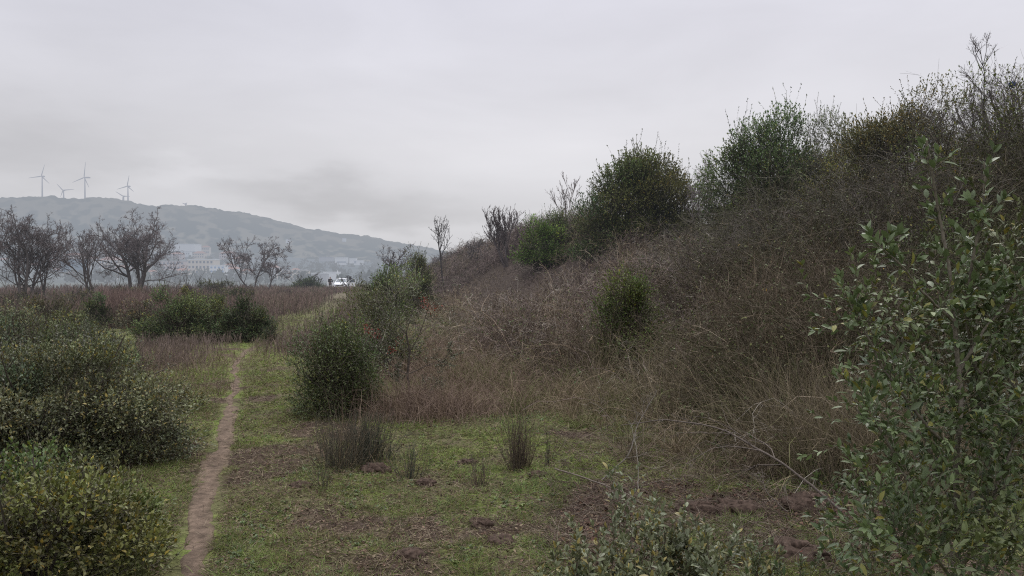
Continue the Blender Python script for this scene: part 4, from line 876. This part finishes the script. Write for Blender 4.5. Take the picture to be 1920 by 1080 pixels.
for i, (px, d, r, lab) in enumerate(((903, 5.35, .085, 'dark crumbly heap of dug earth with a twig stuck in it'), (935, 5.0, .10, 'long crumbly heap of dug earth just below the twig heap'), (1310, 5.7, .16, 'dug earth heap under the arching dead branch'), (1390, 5.6, .17, 'wide dug earth heap right of the branch foot'), (1530, 5.6, .22, 'large dug earth heap beside the tall shrub'), (1500, 4.7, .20, 'bare dug earth heap in front of the tall shrub'), (765, 4.7, .09, 'small dug earth heap at the bottom of the turf'), (800, 6.4, .09, 'dug earth heap right of the rush tussocks'), (840, 9.0, .12, 'reddish dug earth heap under the thorn tree'), (1010, 11.5, .16, 'dug earth heap at the foot of the brown slope'), (1110, 5.9, .08, 'small dug earth crumb heap right of the thin broom shoot'), (705, 6.75, .12, 'dug earth heap at the foot of the blackish rush tussock'), (880, 6.95, .08, 'low dug earth heap just behind the sparse left tussock'), (560, 6.2, .09, 'flat dug earth heap nearest the footpath'), (1010, 6.55, .09, 'dug earth heap at the right foot of the tall upright tussock'))):
    b = ground_at(px, d); root = thing('earth_heap', b, lab, 'earth heap', gcl); gk = Geo()
    V, T = ico_lump(r, 4, 1.3, i + 20, .38); gk.add(V + b, T, np.array([.062, .043, .034]))
    part('mound', gk, M_soil, root); gk = Geo()
    for j in range(34):
        V, T = ico_lump(r * U(.05, .17, 1)[0], 2, 1.0, j + 50, .8); a_ = U(0, 6.28, 1)[0]; q = abs(rng.normal()) * r * .75
        x_, y_ = b[0] + math.cos(a_) * q * 1.2, b[1] + math.sin(a_) * q
        gk.add(V + np.array([x_, y_, float(height(x_, y_)) + max(0, (1 - q / r)) * r * .36]), T, np.array([.072, .050, .040]) * U(.7, 1.3, 1))
    part('crumbs', gk, M_soil, root)['kind'] = 'stuff'
def dead_branch(pts, r, label, nc=(7, 5), col=(.115, .095, .082), name='dead_branch'):
    P = spline([pt(*q) for q in pts], 22)[None]; P[0] += np.cumsum(rng.normal(size=P[0].shape) * .003, 0)
    loc = P[0, 0].copy(); ga = gb_ = Geo()
    R = (r * np.linspace(1, .3, 22))[None]; strands(ga, P, R, np.array(col)[None], 6)
    S, D, L, rr = children(P, R, nc[0], .25, (.3, .9), .35, .6); P2 = poly(S, D, L, 6, .14, .1, 0); R2 = taper(rr, 6, .4); strands(gb_, P2, R2, np.array(col)[None] * U(.8, 1.3, (len(P2), 1)), 4)
    S, D, L, rr = children(P2, R2, nc[1], .2, (.3, 1.0), .5, .7); P3 = poly(S, D, L, 5, .18, .1, 0); strands(gb_, P3, taper(np.maximum(rr, .0012), 5, .5), np.array(col)[None] * U(.8, 1.4, (len(P3), 1)), 3)
    V, T, C = ga.get(); tag(link(name, mesh(name, V - loc, T, C, M_bark), None, loc), label, 'dead branch')
dead_branch([(1580, 960, 5.2), (1500, 895, 5.4), (1430, 850, 5.6), (1350, 805, 5.8), (1250, 788, 6.0), (1160, 800, 6.2)], .010, 'long arching dead branch over the turf at the foot of the slope')
dead_branch([(1130, 900, 5.8), (1180, 850, 5.8), (1200, 790, 5.9), (1230, 730, 6.0)], .006, 'upright broken dead branch left of the arching branch', col=(.17, .15, .13))
dead_branch([(1040, 880, 6.1), (1110, 905, 5.9), (1170, 925, 5.6), (1220, 960, 5.2)], .006, 'thin dead branch lying on the turf behind the low leafy shrub', col=(.15, .125, .105))
dead_branch([(1200, 930, 5.2), (1192, 850, 5.3), (1180, 790, 5.4)], .004, 'pale thin dead stick standing behind the low leafy shrub', (4, 3), (.22, .20, .17))
dead_branch([(1480, 960, 4.6), (1440, 920, 4.7), (1430, 880, 4.8)], .004, 'small dead twig standing in the bare dug earth', (5, 3))
dead_branch([(1540, 640, 9), (1525, 560, 9.2), (1500, 500, 9.4)], .006, 'pale bare stick standing in the scrub left of the tall shrub', (6, 4), (.24, .22, .20))
b = ground_at(1503, 4.62); gk = Geo(); leaves(gk, np.array([[0, 0, .02]]), np.array([[.7, .2, .3]]), np.array([[0, -.6, 1.]]), .05, .035, np.array([[.42, .05, .03]]), 1); V, T, C = gk.get()
tag(link('fallen_leaf', mesh('fallen_leaf', V, T, C, M_leaf), None, b), 'single bright red fallen leaf on the dug earth', 'fallen leaf')
# blue scrap caught in the right hand bare tree
_br = [c for c in RT.children if c.name.startswith('branches')][0]; _v = np.empty(len(_br.data.vertices) * 3, np.float32); _br.data.vertices.foreach_get('co', _v); _v = _v.reshape(-1, 3) + np.array(RT.location)
b = _v[np.argmin(np.linalg.norm((_v - pt(1903, 155, 18)) * np.array([1, .3, 1]), axis=1))].astype(float)
V, T = ico_lump(.055, 3, 2.8, 3, .9); V = V + np.array([0, 0, -.02])
tag(link('plastic_scrap', mesh('plastic_scrap', V, T, np.repeat(np.array([[.03, .05, .15]]), len(V), 0), M_leaf_far), None, b), 'crumpled blue plastic scrap caught in the tall bare tree', 'plastic scrap')

# ------------------------------------------------------------------ simple solids
def solid_mat(name, col, rough=.6, spec=.3, haze=(.86, 750.), metal=0):
    m, nt, out = new_mat(name); p = nt.nodes.new('ShaderNodeBsdfPrincipled'); p.inputs['Base Color'].default_value = (*col, 1); p.inputs['Roughness'].default_value = rough; p.inputs['Specular IOR Level'].default_value = spec; p.inputs['Metallic'].default_value = metal
    nz = nt.nodes.new('ShaderNodeTexNoise'); nz.inputs['Scale'].default_value = 3; g_ = nt.nodes.new('ShaderNodeNewGeometry'); nt.links.new(g_.outputs['Position'], nz.inputs['Vector'])
    mr = nt.nodes.new('ShaderNodeMapRange'); mr.inputs[3].default_value = .85; mr.inputs[4].default_value = 1.15; nt.links.new(nz.outputs['Fac'], mr.inputs[0])
    vs = nt.nodes.new('ShaderNodeVectorMath'); vs.operation = 'SCALE'; vs.inputs[0].default_value = col; nt.links.new(mr.outputs[0], vs.inputs['Scale']); nt.links.new(vs.outputs[0], p.inputs['Base Color'])
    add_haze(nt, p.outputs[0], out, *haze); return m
def box_geo(x0, x1, y0, y1, z0, z1):
    V = [(x, y, z) for z in (z0, z1) for y in (y0, y1) for x in (x0, x1)]
    Q = [(0, 2, 3, 1), (4, 5, 7, 6), (0, 1, 5, 4), (1, 3, 7, 5), (3, 2, 6, 7), (2, 0, 4, 6)]
    return V, Q
class PM:
    def __init__(s): s.V = []; s.Fc = []
    def add(s, V, Q):
        n = len(s.V); s.V += [tuple(v) for v in V]; s.Fc += [tuple(i + n for i in q) for q in Q]; return s
    def box(s, *a): return s.add(*box_geo(*a))
    def loft(s, rings, cap=True):
        n = len(rings[0]); V = [v for r in rings for v in r]; Q = []
        for k in range(len(rings) - 1):
            for j in range(n): Q.append((k * n + j, k * n + (j + 1) % n, (k + 1) * n + (j + 1) % n, (k + 1) * n + j))
        if cap: Q.append(tuple(range(n))[::-1]); Q.append(tuple((len(rings) - 1) * n + j for j in range(n)))
        return s.add(V, Q)
    def build(s, name, mat, parent=None, loc=None, bevel=0, smooth_=False):
        me = bpy.data.meshes.new(name); me.from_pydata(s.V, [], s.Fc); me.materials.append(mat); me.update()
        if smooth_: me.polygons.foreach_set('use_smooth', np.ones(len(me.polygons), bool))
        o = link(name, me, parent, loc)
        if bevel: b_ = o.modifiers.new('bevel', 'BEVEL'); b_.width = bevel; b_.segments = 2; b_.limit_method = 'ANGLE'
        return o
def ring(c, r, n, axis='z', ph=0):
    out_ = []
    for k in range(n):
        a = 2 * math.pi * k / n + ph; u, v = math.cos(a) * r, math.sin(a) * r
        out_.append((c[0] + u, c[1] + v, c[2]) if axis == 'z' else (c[0] + u, c[1], c[2] + v) if axis == 'y' else (c[0], c[1] + u, c[2] + v))
    return out_

# ------------------------------------------------------------------ wind turbines on the crest
HT = (.74, 1200.)
M_tur = solid_mat('turbine_paint', (.25, .25, .27), .5, .3, (.965, 1300., (.40, .42, .475)))  # paint mostly covered by a painted haze glow, tinted like the cloud
def turbine(px, hub_py, base_py, tips, label, d=3010., dark=1, nac=5):
    hub = pt(px, hub_py, d); root = thing('wind_turbine', (hub[0], d, pt(px, base_py, d)[2] - 6), label, 'wind turbine', 'wind turbines on the far crest')
    bz = root.location.z; rel = lambda p_: (p_[0] - hub[0], p_[1] - d, p_[2] - bz)
    hh = hub[2] - bz
    PM().loft([ring((0, 0, 0), 2.9, 12), ring((0, 0, hh - 1), 1.7, 12)]).build('tower', M_tur, root, None, 0, True)
    PM().box(-2.0, 2.0 + nac, -4, 7, hh - 2.0, hh + 2.4).build('nacelle', M_tur, root, None, .6)
    PM().loft([ring((0, -6.5, hh), .6, 10, 'y'), ring((0, -5.5, hh), 1.9, 10, 'y'), ring((0, -4, hh), 2.2, 10, 'y')]).build('hub', M_tur, root, None, 0, True)
    for tx, ty in tips:
        t = pt(tx, ty, d) - hub; L = np.linalg.norm(t[[0, 2]]); u = np.array([t[0], 0, t[2]]) / L; v = np.array([-u[2], 0, u[0]])
        c0 = np.array([0, -5, hh]); rs = []
        for f_, w_, th in ((0, 1.3, 1.2), (.12, 2.6, .9), (.25, 2.4, .7), (.6, 1.6, .45), (.9, 1.0, .25), (1, .35, .1)):
            c_ = c0 + u * L * f_; rs.append([tuple(c_ + v * w_ * 0.9), tuple(c_ + np.array([0, -th, 0])), tuple(c_ - v * w_ * .7), tuple(c_ + np.array([0, th, 0]))])
        PM().loft(rs).build('blade', M_tur, root, None, 0, True)
turbine(80.6, 331, 369, [(87, 309), (56, 334.5), (95.5, 345)], 'leftmost large wind turbine on the far crest')
turbine(120.6, 357.3, 373, [(109, 345), (142, 355.5), (116, 370)], 'small wind turbine between the two tallest ones', 3100, nac=1)
turbine(160.5, 333.3, 373, [(163.4, 304), (138, 343), (169.5, 352)], 'tallest wind turbine with a visible nacelle on the far crest', nac=16)
turbine(241, 349.6, 376, [(244.7, 329), (221.5, 355.5), (253, 360)], 'dark sharp wind turbine right of the tallest one')
turbine(233, 368.2, 378, [(219, 359.5), (246, 369), (231.5, 379)], 'lowest wind turbine half sunk behind the crest', 3120, nac=1)
turbine(348.7, 383, 387, [(343.5, 381), (353, 380.5), (350, 388)], 'tiny wind turbine barely showing over the lower crest', 3150, nac=1)

# ------------------------------------------------------------------ town
TH = (.82, 850.)
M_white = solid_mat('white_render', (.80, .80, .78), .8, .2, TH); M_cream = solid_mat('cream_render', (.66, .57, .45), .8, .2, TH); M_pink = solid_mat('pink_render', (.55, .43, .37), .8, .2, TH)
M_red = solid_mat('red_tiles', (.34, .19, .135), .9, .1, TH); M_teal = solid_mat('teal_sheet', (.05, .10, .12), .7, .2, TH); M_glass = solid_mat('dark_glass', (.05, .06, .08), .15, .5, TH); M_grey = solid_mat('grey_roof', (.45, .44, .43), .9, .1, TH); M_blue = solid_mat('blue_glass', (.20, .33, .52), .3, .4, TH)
def building(px0, px1, top, bot, d, wall, roof, label, floors=3, pitched=True, group=None, depth=None, name='town_house', cat='building', win=True, wmat=None):
    c = pt((px0 + px1) / 2, bot, d); W = (px1 - px0) / F * d; Hh = (bot - top) / F * d; dep = depth or max(9, W * .7)
    root = thing(name, c - np.array([0, 0, 4]), label, cat, group); z0 = 0; z1 = Hh + 4
    rh = min(.32 * Hh, W * .22) if pitched else 0
    PM().box(-W / 2, W / 2, 0, dep, z0, z1 - rh).build('wall', wall, root)
    if pitched:
        a, b_, e_ = W / 2 + .5, -.6, dep + .6; zz = z1 - rh + .02
        PM().add([(-a, b_, zz), (a, b_, zz), (a, e_, zz), (-a, e_, zz), (-a * .45, dep / 2, z1), (a * .45, dep / 2, z1)], [(0, 1, 5, 4), (1, 2, 5), (2, 3, 4, 5), (3, 0, 4), (3, 2, 1, 0)]).build('roof', roof, root)
    else:
        PM().box(-W / 2 - .4, W / 2 + .4, -.4, dep + .4, z1 + .02, z1 + 1.0).build('roof', roof, root)
    if win:
        nw = max(2, int(W / 4)); nw = min(nw, 7); fh = (z1 - rh - 4) / floors
        for f_ in range(floors):
            for k in range(nw):
                xc = -W / 2 + W * (k + .5) / nw; zc = 4 + fh * (f_ + .3)
                PM().box(xc - W / nw * .26, xc + W / nw * .26, -.12, .05, zc, zc + fh * .45).build('window', wmat or M_glass, root)
    return root
building(352, 400, 487, 524, 1150, M_cream, M_white, 'cream flat roofed block right of the biggest bare tree', 4, False)
building(393, 421, 498, 520, 1050, M_white, M_white, 'small white block with bluish windows right of the cream block', 3, False, wmat=M_blue)
building(318, 365, 458, 468, 1650, M_white, M_white, 'long low white hall above the town behind the biggest bare tree', 1, False, win=False)
building(298, 345, 490, 522, 1200, M_pink, M_grey, 'pinkish flat roofed block behind the biggest bare tree', 4, False)
building(92, 108, 466, 478, 1500, M_cream, M_red, 'orange roofed house above the town between the left bare trees', 2)
building(113, 150, 486, 512, 1100, M_teal, M_grey, 'dark teal hall between the left bare trees', 2, False, win=False)
building(118, 152, 474, 488, 1350, M_cream, M_red, 'wide red roofed house above the dark teal hall', 2)
building(186, 222, 480, 512, 1200, M_cream, M_red, 'cream red roofed block just left of the biggest bare tree', 3)
building(519, 572, 507, 525, 1000, M_cream, M_grey, 'beige flat roofed block right of the pair of bare trees', 3, False)
building(545, 560, 503, 512, 1050, M_white, M_red, 'small house peeping over the beige block', 1)
building(583, 612, 513, 522, 900, M_grey, M_white, 'white roofed shed left of the white car', 1, False, win=False)
building(606, 634, 511, 522, 950, M_white, M_white, 'longer white roofed shed above the white car', 1, False, win=False)
for a, b2, t, bo, lab in ((628, 650, 483.5, 489, 'left upper white greenhouse roof on the far slope'), (655, 668, 485, 490, 'right upper white greenhouse on the far slope'), (664, 680, 489, 493, 'rightmost lower white greenhouse on the far slope'), (632, 649, 490, 493, 'left lower white greenhouse on the far slope'), (598, 622, 482.5, 486, 'faint grey green greenhouse left of the white ones')):
    building(a, b2, t, bo, 1500, M_white if 'white greenhouse' in lab else M_grey, M_white if 'faint' not in lab else M_grey, lab, 1, False, win=False, name='greenhouse', cat='greenhouse')
building(536, 543, 449, 453, 1900, M_white, M_white, 'tiny white house alone on the hill above the bare tree pair', 1, False, win=False)
building(642, 648, 447, 450, 1900, M_white, M_white, 'tiny pale house near the hill crest above the car', 1, False, win=False)
c = pt(633, 522, 950); root = thing('slim_tower', c, 'slim white tower with pointed top beyond the white car', 'tower')
PM().loft([ring((0, 0, 0), 1.1, 10), ring((0, 0, 6.5), 1.0, 10)]).build('shaft', M_white, root); PM().loft([ring((0, 0, 6.52), 1.05, 10), ring((0, 0, 10.2), .1, 10)]).build('spire', M_white, root)
GL = 'pale red roofed house among many in the hazy town behind the bare trees'; GG = 'small houses of the hazy town'
hpx = [(-30, 482), (5, 490), (62, 500), (100, 492), (108, 508), (128, 516), (158, 500), (228, 505), (205, 520), (272, 500), (286, 512), (330, 478), (348, 472), (372, 478), (385, 470), (428, 500), (436, 508), (448, 490), (462, 512), (424, 478), (510, 505), (340, 512), (172, 488)]
for i, (px, py) in enumerate(hpx):
    d = float(np.interp(py, [465, 480, 500, 520], [1850, 1550, 1200, 950])); w_ = U(6, 13, 1)[0]; h_ = U(5, 10, 1)[0]
    building(px - w_, px + w_, py - h_, py + 6, d, [M_white, M_cream, M_cream, M_pink][i % 4], M_red, GL, 2, True, GG)
# far wood: dark tree masses on the plain and the lower hill
g = Geo(); n = 1500
px = U(-250, 900, n); d = U(700, 2300, n); x = (px - 960) / F * d
k = fbm(px * .02, d * .006, 7, 3) > .46; px, d, x = px[k], d[k], x[k]; n = len(x)
tt2 = np.clip((d - 1450) / 1550, 0, 1); rz2 = CZ + (HZ - np.interp(px, RP, RY)) / F * HD
g02 = height((px - 960) / F * 1450, np.full(n, 1450.)) - 6; gz = height(x, d)
hz2 = g02 + (rz2 - g02) * (.25 * tt2 + .75 * smooth(tt2) * tt2)
gz = np.maximum(gz, np.where(d > 1450, hz2, -99))
m_ = 26; S = np.repeat(np.stack([x, d, gz], -1), m_, 0); hh = np.repeat(U(6, 13, n), m_); u = rv(n * m_)
S = S + u * np.stack([hh * .35, hh * .35, hh * .45], -1) + np.stack([hh * 0, hh * 0, hh * .45], -1)
leaves(g, S, rv(n * m_), rv(n * m_), hh * .35, hh * .3, np.array([.035, .045, .032])[None] * np.repeat(U(.6, 1.5, (n, 1)), m_, 0))
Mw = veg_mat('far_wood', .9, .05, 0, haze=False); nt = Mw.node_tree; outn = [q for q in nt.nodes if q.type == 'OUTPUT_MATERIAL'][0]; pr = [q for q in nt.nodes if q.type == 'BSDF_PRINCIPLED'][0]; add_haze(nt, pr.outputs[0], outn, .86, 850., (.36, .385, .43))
stuff('distant_wood', g, Mw, 'hazy dark tree masses on the plain around the town', 'wood')

# ------------------------------------------------------------------ white car with open doors
CH = (.86, 750.)
M_car = solid_mat('white_car_paint', (.72, .73, .75), .3, .5); M_cg = solid_mat('car_glass', (.10, .12, .14), .08, .8); M_blk = solid_mat('black_plastic', (.025, .025, .028), .5, .3); M_lamp = solid_mat('lamp_glass', (.35, .37, .40), .1, .7); M_rim = solid_mat('wheel_metal', (.4, .4, .42), .35, .5); M_int = solid_mat('dark_trim', (.03, .03, .033), .8, .2); M_plate = solid_mat('number_plate', (.75, .75, .70), .5, .3)
cx = (636.5 - 960) / F * 107; b = np.array([cx, 107., float(height(cx, 107.)) + .02])
car = thing('parked_car', b, 'white hatchback facing the camera with both front doors open', 'car')
car.rotation_euler = (0, 0, math.radians(3))
def sect(y, w, z0, z1, zs, wt):   # ring of one cross-section: sill, flank, shoulder, top
    return [(-w * .92, y, z0), (w * .92, y, z0), (w, y, z0 + .18), (w, y, zs), (wt, y, z1), (-wt, y, z1), (-w, y, zs), (-w, y, z0 + .18)]
PM().loft([sect(0, .70, .28, .62, .50, .60), sect(.12, .82, .20, .74, .62, .70), sect(.5, .86, .18, .86, .74, .76), sect(1.05, .87, .18, .96, .84, .78), sect(2.2, .88, .18, .98, .88, .80), sect(3.4, .87, .20, 1.0, .90, .80), sect(3.95, .80, .28, .98, .86, .72)]).build('body', M_car, car, None, .03, True)
# cabin: roof and pillars
PM().loft([[(-.56, 1.85, 1.40), (.56, 1.85, 1.40), (.56, 1.85, 1.44), (-.56, 1.85, 1.44)], [(-.60, 2.3, 1.44), (.60, 2.3, 1.44), (.58, 2.3, 1.50), (-.58, 2.3, 1.50)], [(-.60, 3.2, 1.42), (.60, 3.2, 1.42), (.58, 3.2, 1.48), (-.58, 3.2, 1.48)], [(-.55, 3.6, 1.34), (.55, 3.6, 1.34), (.55, 3.6, 1.38), (-.55, 3.6, 1.38)]]).build('roof', M_car, car, None, .02, True)
for s in (-1, 1):
    for (y0, z0, x0, y1, z1, x1) in ((1.10, .95, .76, 1.88, 1.42, .57), (2.35, .97, .79, 2.40, 1.45, .60), (3.75, .98, .72, 3.45, 1.38, .56)):
        PM().loft([[(s * x0 - .035, y0 - .03, z0), (s * x0 + .035, y0 - .03, z0), (s * x0 + .035, y0 + .05, z0), (s * x0 - .035, y0 + .05, z0)], [(s * x1 - .03, y1 - .03, z1), (s * x1 + .03, y1 - .03, z1), (s * x1 + .03, y1 + .05, z1), (s * x1 - .03, y1 + .05, z1)]]).build('pillar', M_car, car)
    PM().add([(s * .78, 2.46, .98), (s * .73, 3.70, .98), (s * .565, 3.42, 1.37), (s * .605, 2.46, 1.43)], [(0, 1, 2, 3)]).build('side_window', M_cg, car)
PM().add([(-.72, 1.12, .965), (.72, 1.12, .965), (.54, 1.87, 1.40), (-.54, 1.87, 1.40)], [(0, 1, 2, 3)]).build('windscreen', M_cg, car)
PM().add([(-.68, 3.85, .99), (.68, 3.85, .99), (.52, 3.58, 1.34), (-.52, 3.58, 1.34)], [(3, 2, 1, 0)]).build('rear_window', M_cg, car)
PM().box(-.52, .52, -.035, .05, .49, .60).build('grille', M_blk, car, None, .01)
PM().box(-.80, .80, -.06, .14, .26, .44).build('bumper', M_car, car, None, .04)
PM().box(-.45, .45, -.075, -.05, .27, .35).build('air_intake', M_blk, car)
PM().box(-.26, .26, -.085, -.062, .37, .47).build('number_plate', M_plate, car)
for s in (-1, 1):
    PM().loft([[(s * .54, -.02, .52), (s * .72, .03, .53), (s * .74, .04, .66), (s * .54, 0, .63)], [(s * .54, .14, .52), (s * .80, .18, .53), (s * .80, .2, .69), (s * .54, .18, .66)]]).build('headlight', M_lamp, car)
    PM().box(s * .66 - .06, s * .66 + .06, -.08, -.05, .30, .36).build('fog_lamp', M_lamp, car)
    for yw in (.68, 3.2):
        w_ = PM().loft([ring((s * .72, yw, .30), .30, 20, 'x'), ring((s * .90, yw, .30), .30, 20, 'x')]).build('wheel', M_blk, car, None, .02)
        PM().loft([ring((s * .905, yw, .30), .20, 16, 'x'), ring((s * .915, yw, .30), .17, 16, 'x')]).build('rim', M_rim, w_)
    # front doors swung open about their front edge
    dr = PM().add(*box_geo(-.035, .035, 0, 1.12, .28, .92)).build('door', M_car, car, (s * .88, 1.18, 0), .02); dr.rotation_euler = (0, 0, -s * math.radians(66))
    fr = PM(); fr.add([(-.02, .03, .92), (.02, .03, .92), (.02, .66, 1.40), (-.02, .66, 1.40), (-.02, .08, .92), (.02, .08, .92), (.02, .69, 1.36), (-.02, .69, 1.36)], [(0, 1, 2, 3), (4, 7, 6, 5), (0, 4, 5, 1), (1, 5, 6, 2), (2, 6, 7, 3), (3, 7, 4, 0)])
    fr.box(-.02, .02, .67, 1.12, 1.36, 1.41); fr.box(-.02, .02, 1.05, 1.115, .92, 1.358); fr.build('window_frame', M_car, dr)
    PM().add([(0, .10, .925), (0, 1.05, .925), (0, 1.05, 1.36), (0, .68, 1.36)], [(0, 1, 2, 3)]).build('window', M_cg, dr)
    PM().box(-.03 + s * .12, .03 + s * .12 + .0, .06, .16, .93, 1.08).build('mirror', M_car, dr, None, .02)
    PM().box(s * .036 - .01, s * .036 + .02, .95, 1.06, .74, .78).build('handle', M_car, dr)
for s in (-.36, .36):
    PM().box(s - .22, s + .22, 2.05, 2.20, .90, 1.28).build('seat_back', M_int, car, None, .03)

# ------------------------------------------------------------------ person at the car door
px_ = (619 - 960) / F * 106.3; b = np.array([px_, 106.3, float(height(px_, 106.3))])
per = thing('person', b, 'person in dark clothes standing in the open car door', 'person')
per.rotation_euler = (0, 0, math.radians(20))
M_skin = solid_mat('skin', (.42, .26, .19), .6, .3); M_dark = solid_mat('dark_jacket', (.035, .032, .034), .85, .15); M_trs = solid_mat('dark_trousers', (.028, .026, .028), .85, .15); M_hair = solid_mat('dark_hair', (.018, .014, .012), .7, .2)
def skin_mesh(name, verts, edges, radii, mat, root_i=0, sub=2, parent=None):
    me = bpy.data.meshes.new(name); me.from_pydata(verts, edges, []); me.materials.append(mat)
    o = link(name, me, parent)
    sm = o.modifiers.new('skin', 'SKIN'); sm.use_smooth_shade = True
    for i, r in enumerate(radii): me.skin_vertices[0].data[i].radius = (r, r) if not isinstance(r, tuple) else r; me.skin_vertices[0].data[i].use_root = (i == root_i)
    ss = o.modifiers.new('sub', 'SUBSURF'); ss.levels = sub; ss.render_levels = sub
    return o
# body leaning a little forward over the door opening, arms reaching into the car
Vb = [(0, 0, .92), (0, .02, 1.10), (0, -.02, 1.30), (0, -.06, 1.42), (0, -.08, 1.49), (0, -.10, 1.58), (0, -.11, 1.66),
      (-.10, 0, .88), (-.12, -.03, .48), (-.13, .02, .09), (-.13, -.12, .04), (.10, 0, .88), (.13, .04, .48), (.14, .10, .09), (.14, -.04, .04),
      (-.19, -.05, 1.38), (-.26, -.12, 1.13), (-.22, -.32, .99), (.19, -.05, 1.38), (.30, -.14, 1.15), (.36, -.34, 1.05)]
Eb = [(0, 1), (1, 2), (2, 3), (3, 4), (4, 5), (5, 6), (0, 7), (7, 8), (8, 9), (9, 10), (0, 11), (11, 12), (12, 13), (13, 14), (3, 15), (15, 16), (16, 17), (3, 18), (18, 19), (19, 20)]
Rb = [.14, .13, .15, .10, .055, .085, .07, .10, .07, .05, .045, .10, .07, .05, .045, .07, .05, .036, .07, .05, .036]
skin_mesh('body', Vb, Eb, Rb, M_skin, 0, 1, per)
Vj = [(0, 0, .86), (0, .02, 1.08), (0, -.02, 1.30), (0, -.06, 1.41), (0, -.075, 1.45), (-.19, -.05, 1.38), (-.26, -.12, 1.13), (-.22, -.31, 1.0), (.19, -.05, 1.38), (.30, -.14, 1.15), (.355, -.33, 1.055)]
Ej = [(0, 1), (1, 2), (2, 3), (3, 4), (3, 5), (5, 6), (6, 7), (3, 8), (8, 9), (9, 10)]
skin_mesh('jacket', Vj, Ej, [.185, .165, .18, .125, .075, .09, .07, .052, .09, .07, .052], M_dark, 0, 1, per)
Vt = [(0, 0, .94), (-.10, 0, .84), (-.12, -.03, .48), (-.13, .02, .10), (.10, 0, .84), (.13, .04, .48), (.14, .10, .10)]
skin_mesh('trousers', Vt, [(0, 1), (1, 2), (2, 3), (0, 4), (4, 5), (5, 6)], [.15, .115, .085, .065, .115, .085, .065], M_trs, 0, 1, per)
for s, c_ in ((-1, (-.13, -.02, 0)), (1, (.14, .06, 0))):
    PM().loft([[(c_[0] - .05, c_[1] + .1, 0), (c_[0] + .05, c_[1] + .1, 0), (c_[0] + .05, c_[1] + .1, .1), (c_[0] - .05, c_[1] + .1, .1)], [(c_[0] - .055, c_[1] - .15, 0), (c_[0] + .055, c_[1] - .15, 0), (c_[0] + .04, c_[1] - .15, .05), (c_[0] - .04, c_[1] - .15, .05)]]).build('shoe', M_blk, per, None, .015)
skin_mesh('hair', [(0, -.07, 1.60), (0, -.095, 1.68), (0, -.12, 1.715)], [(0, 1), (1, 2)], [.085, .09, .06], M_hair, 0, 1, per)
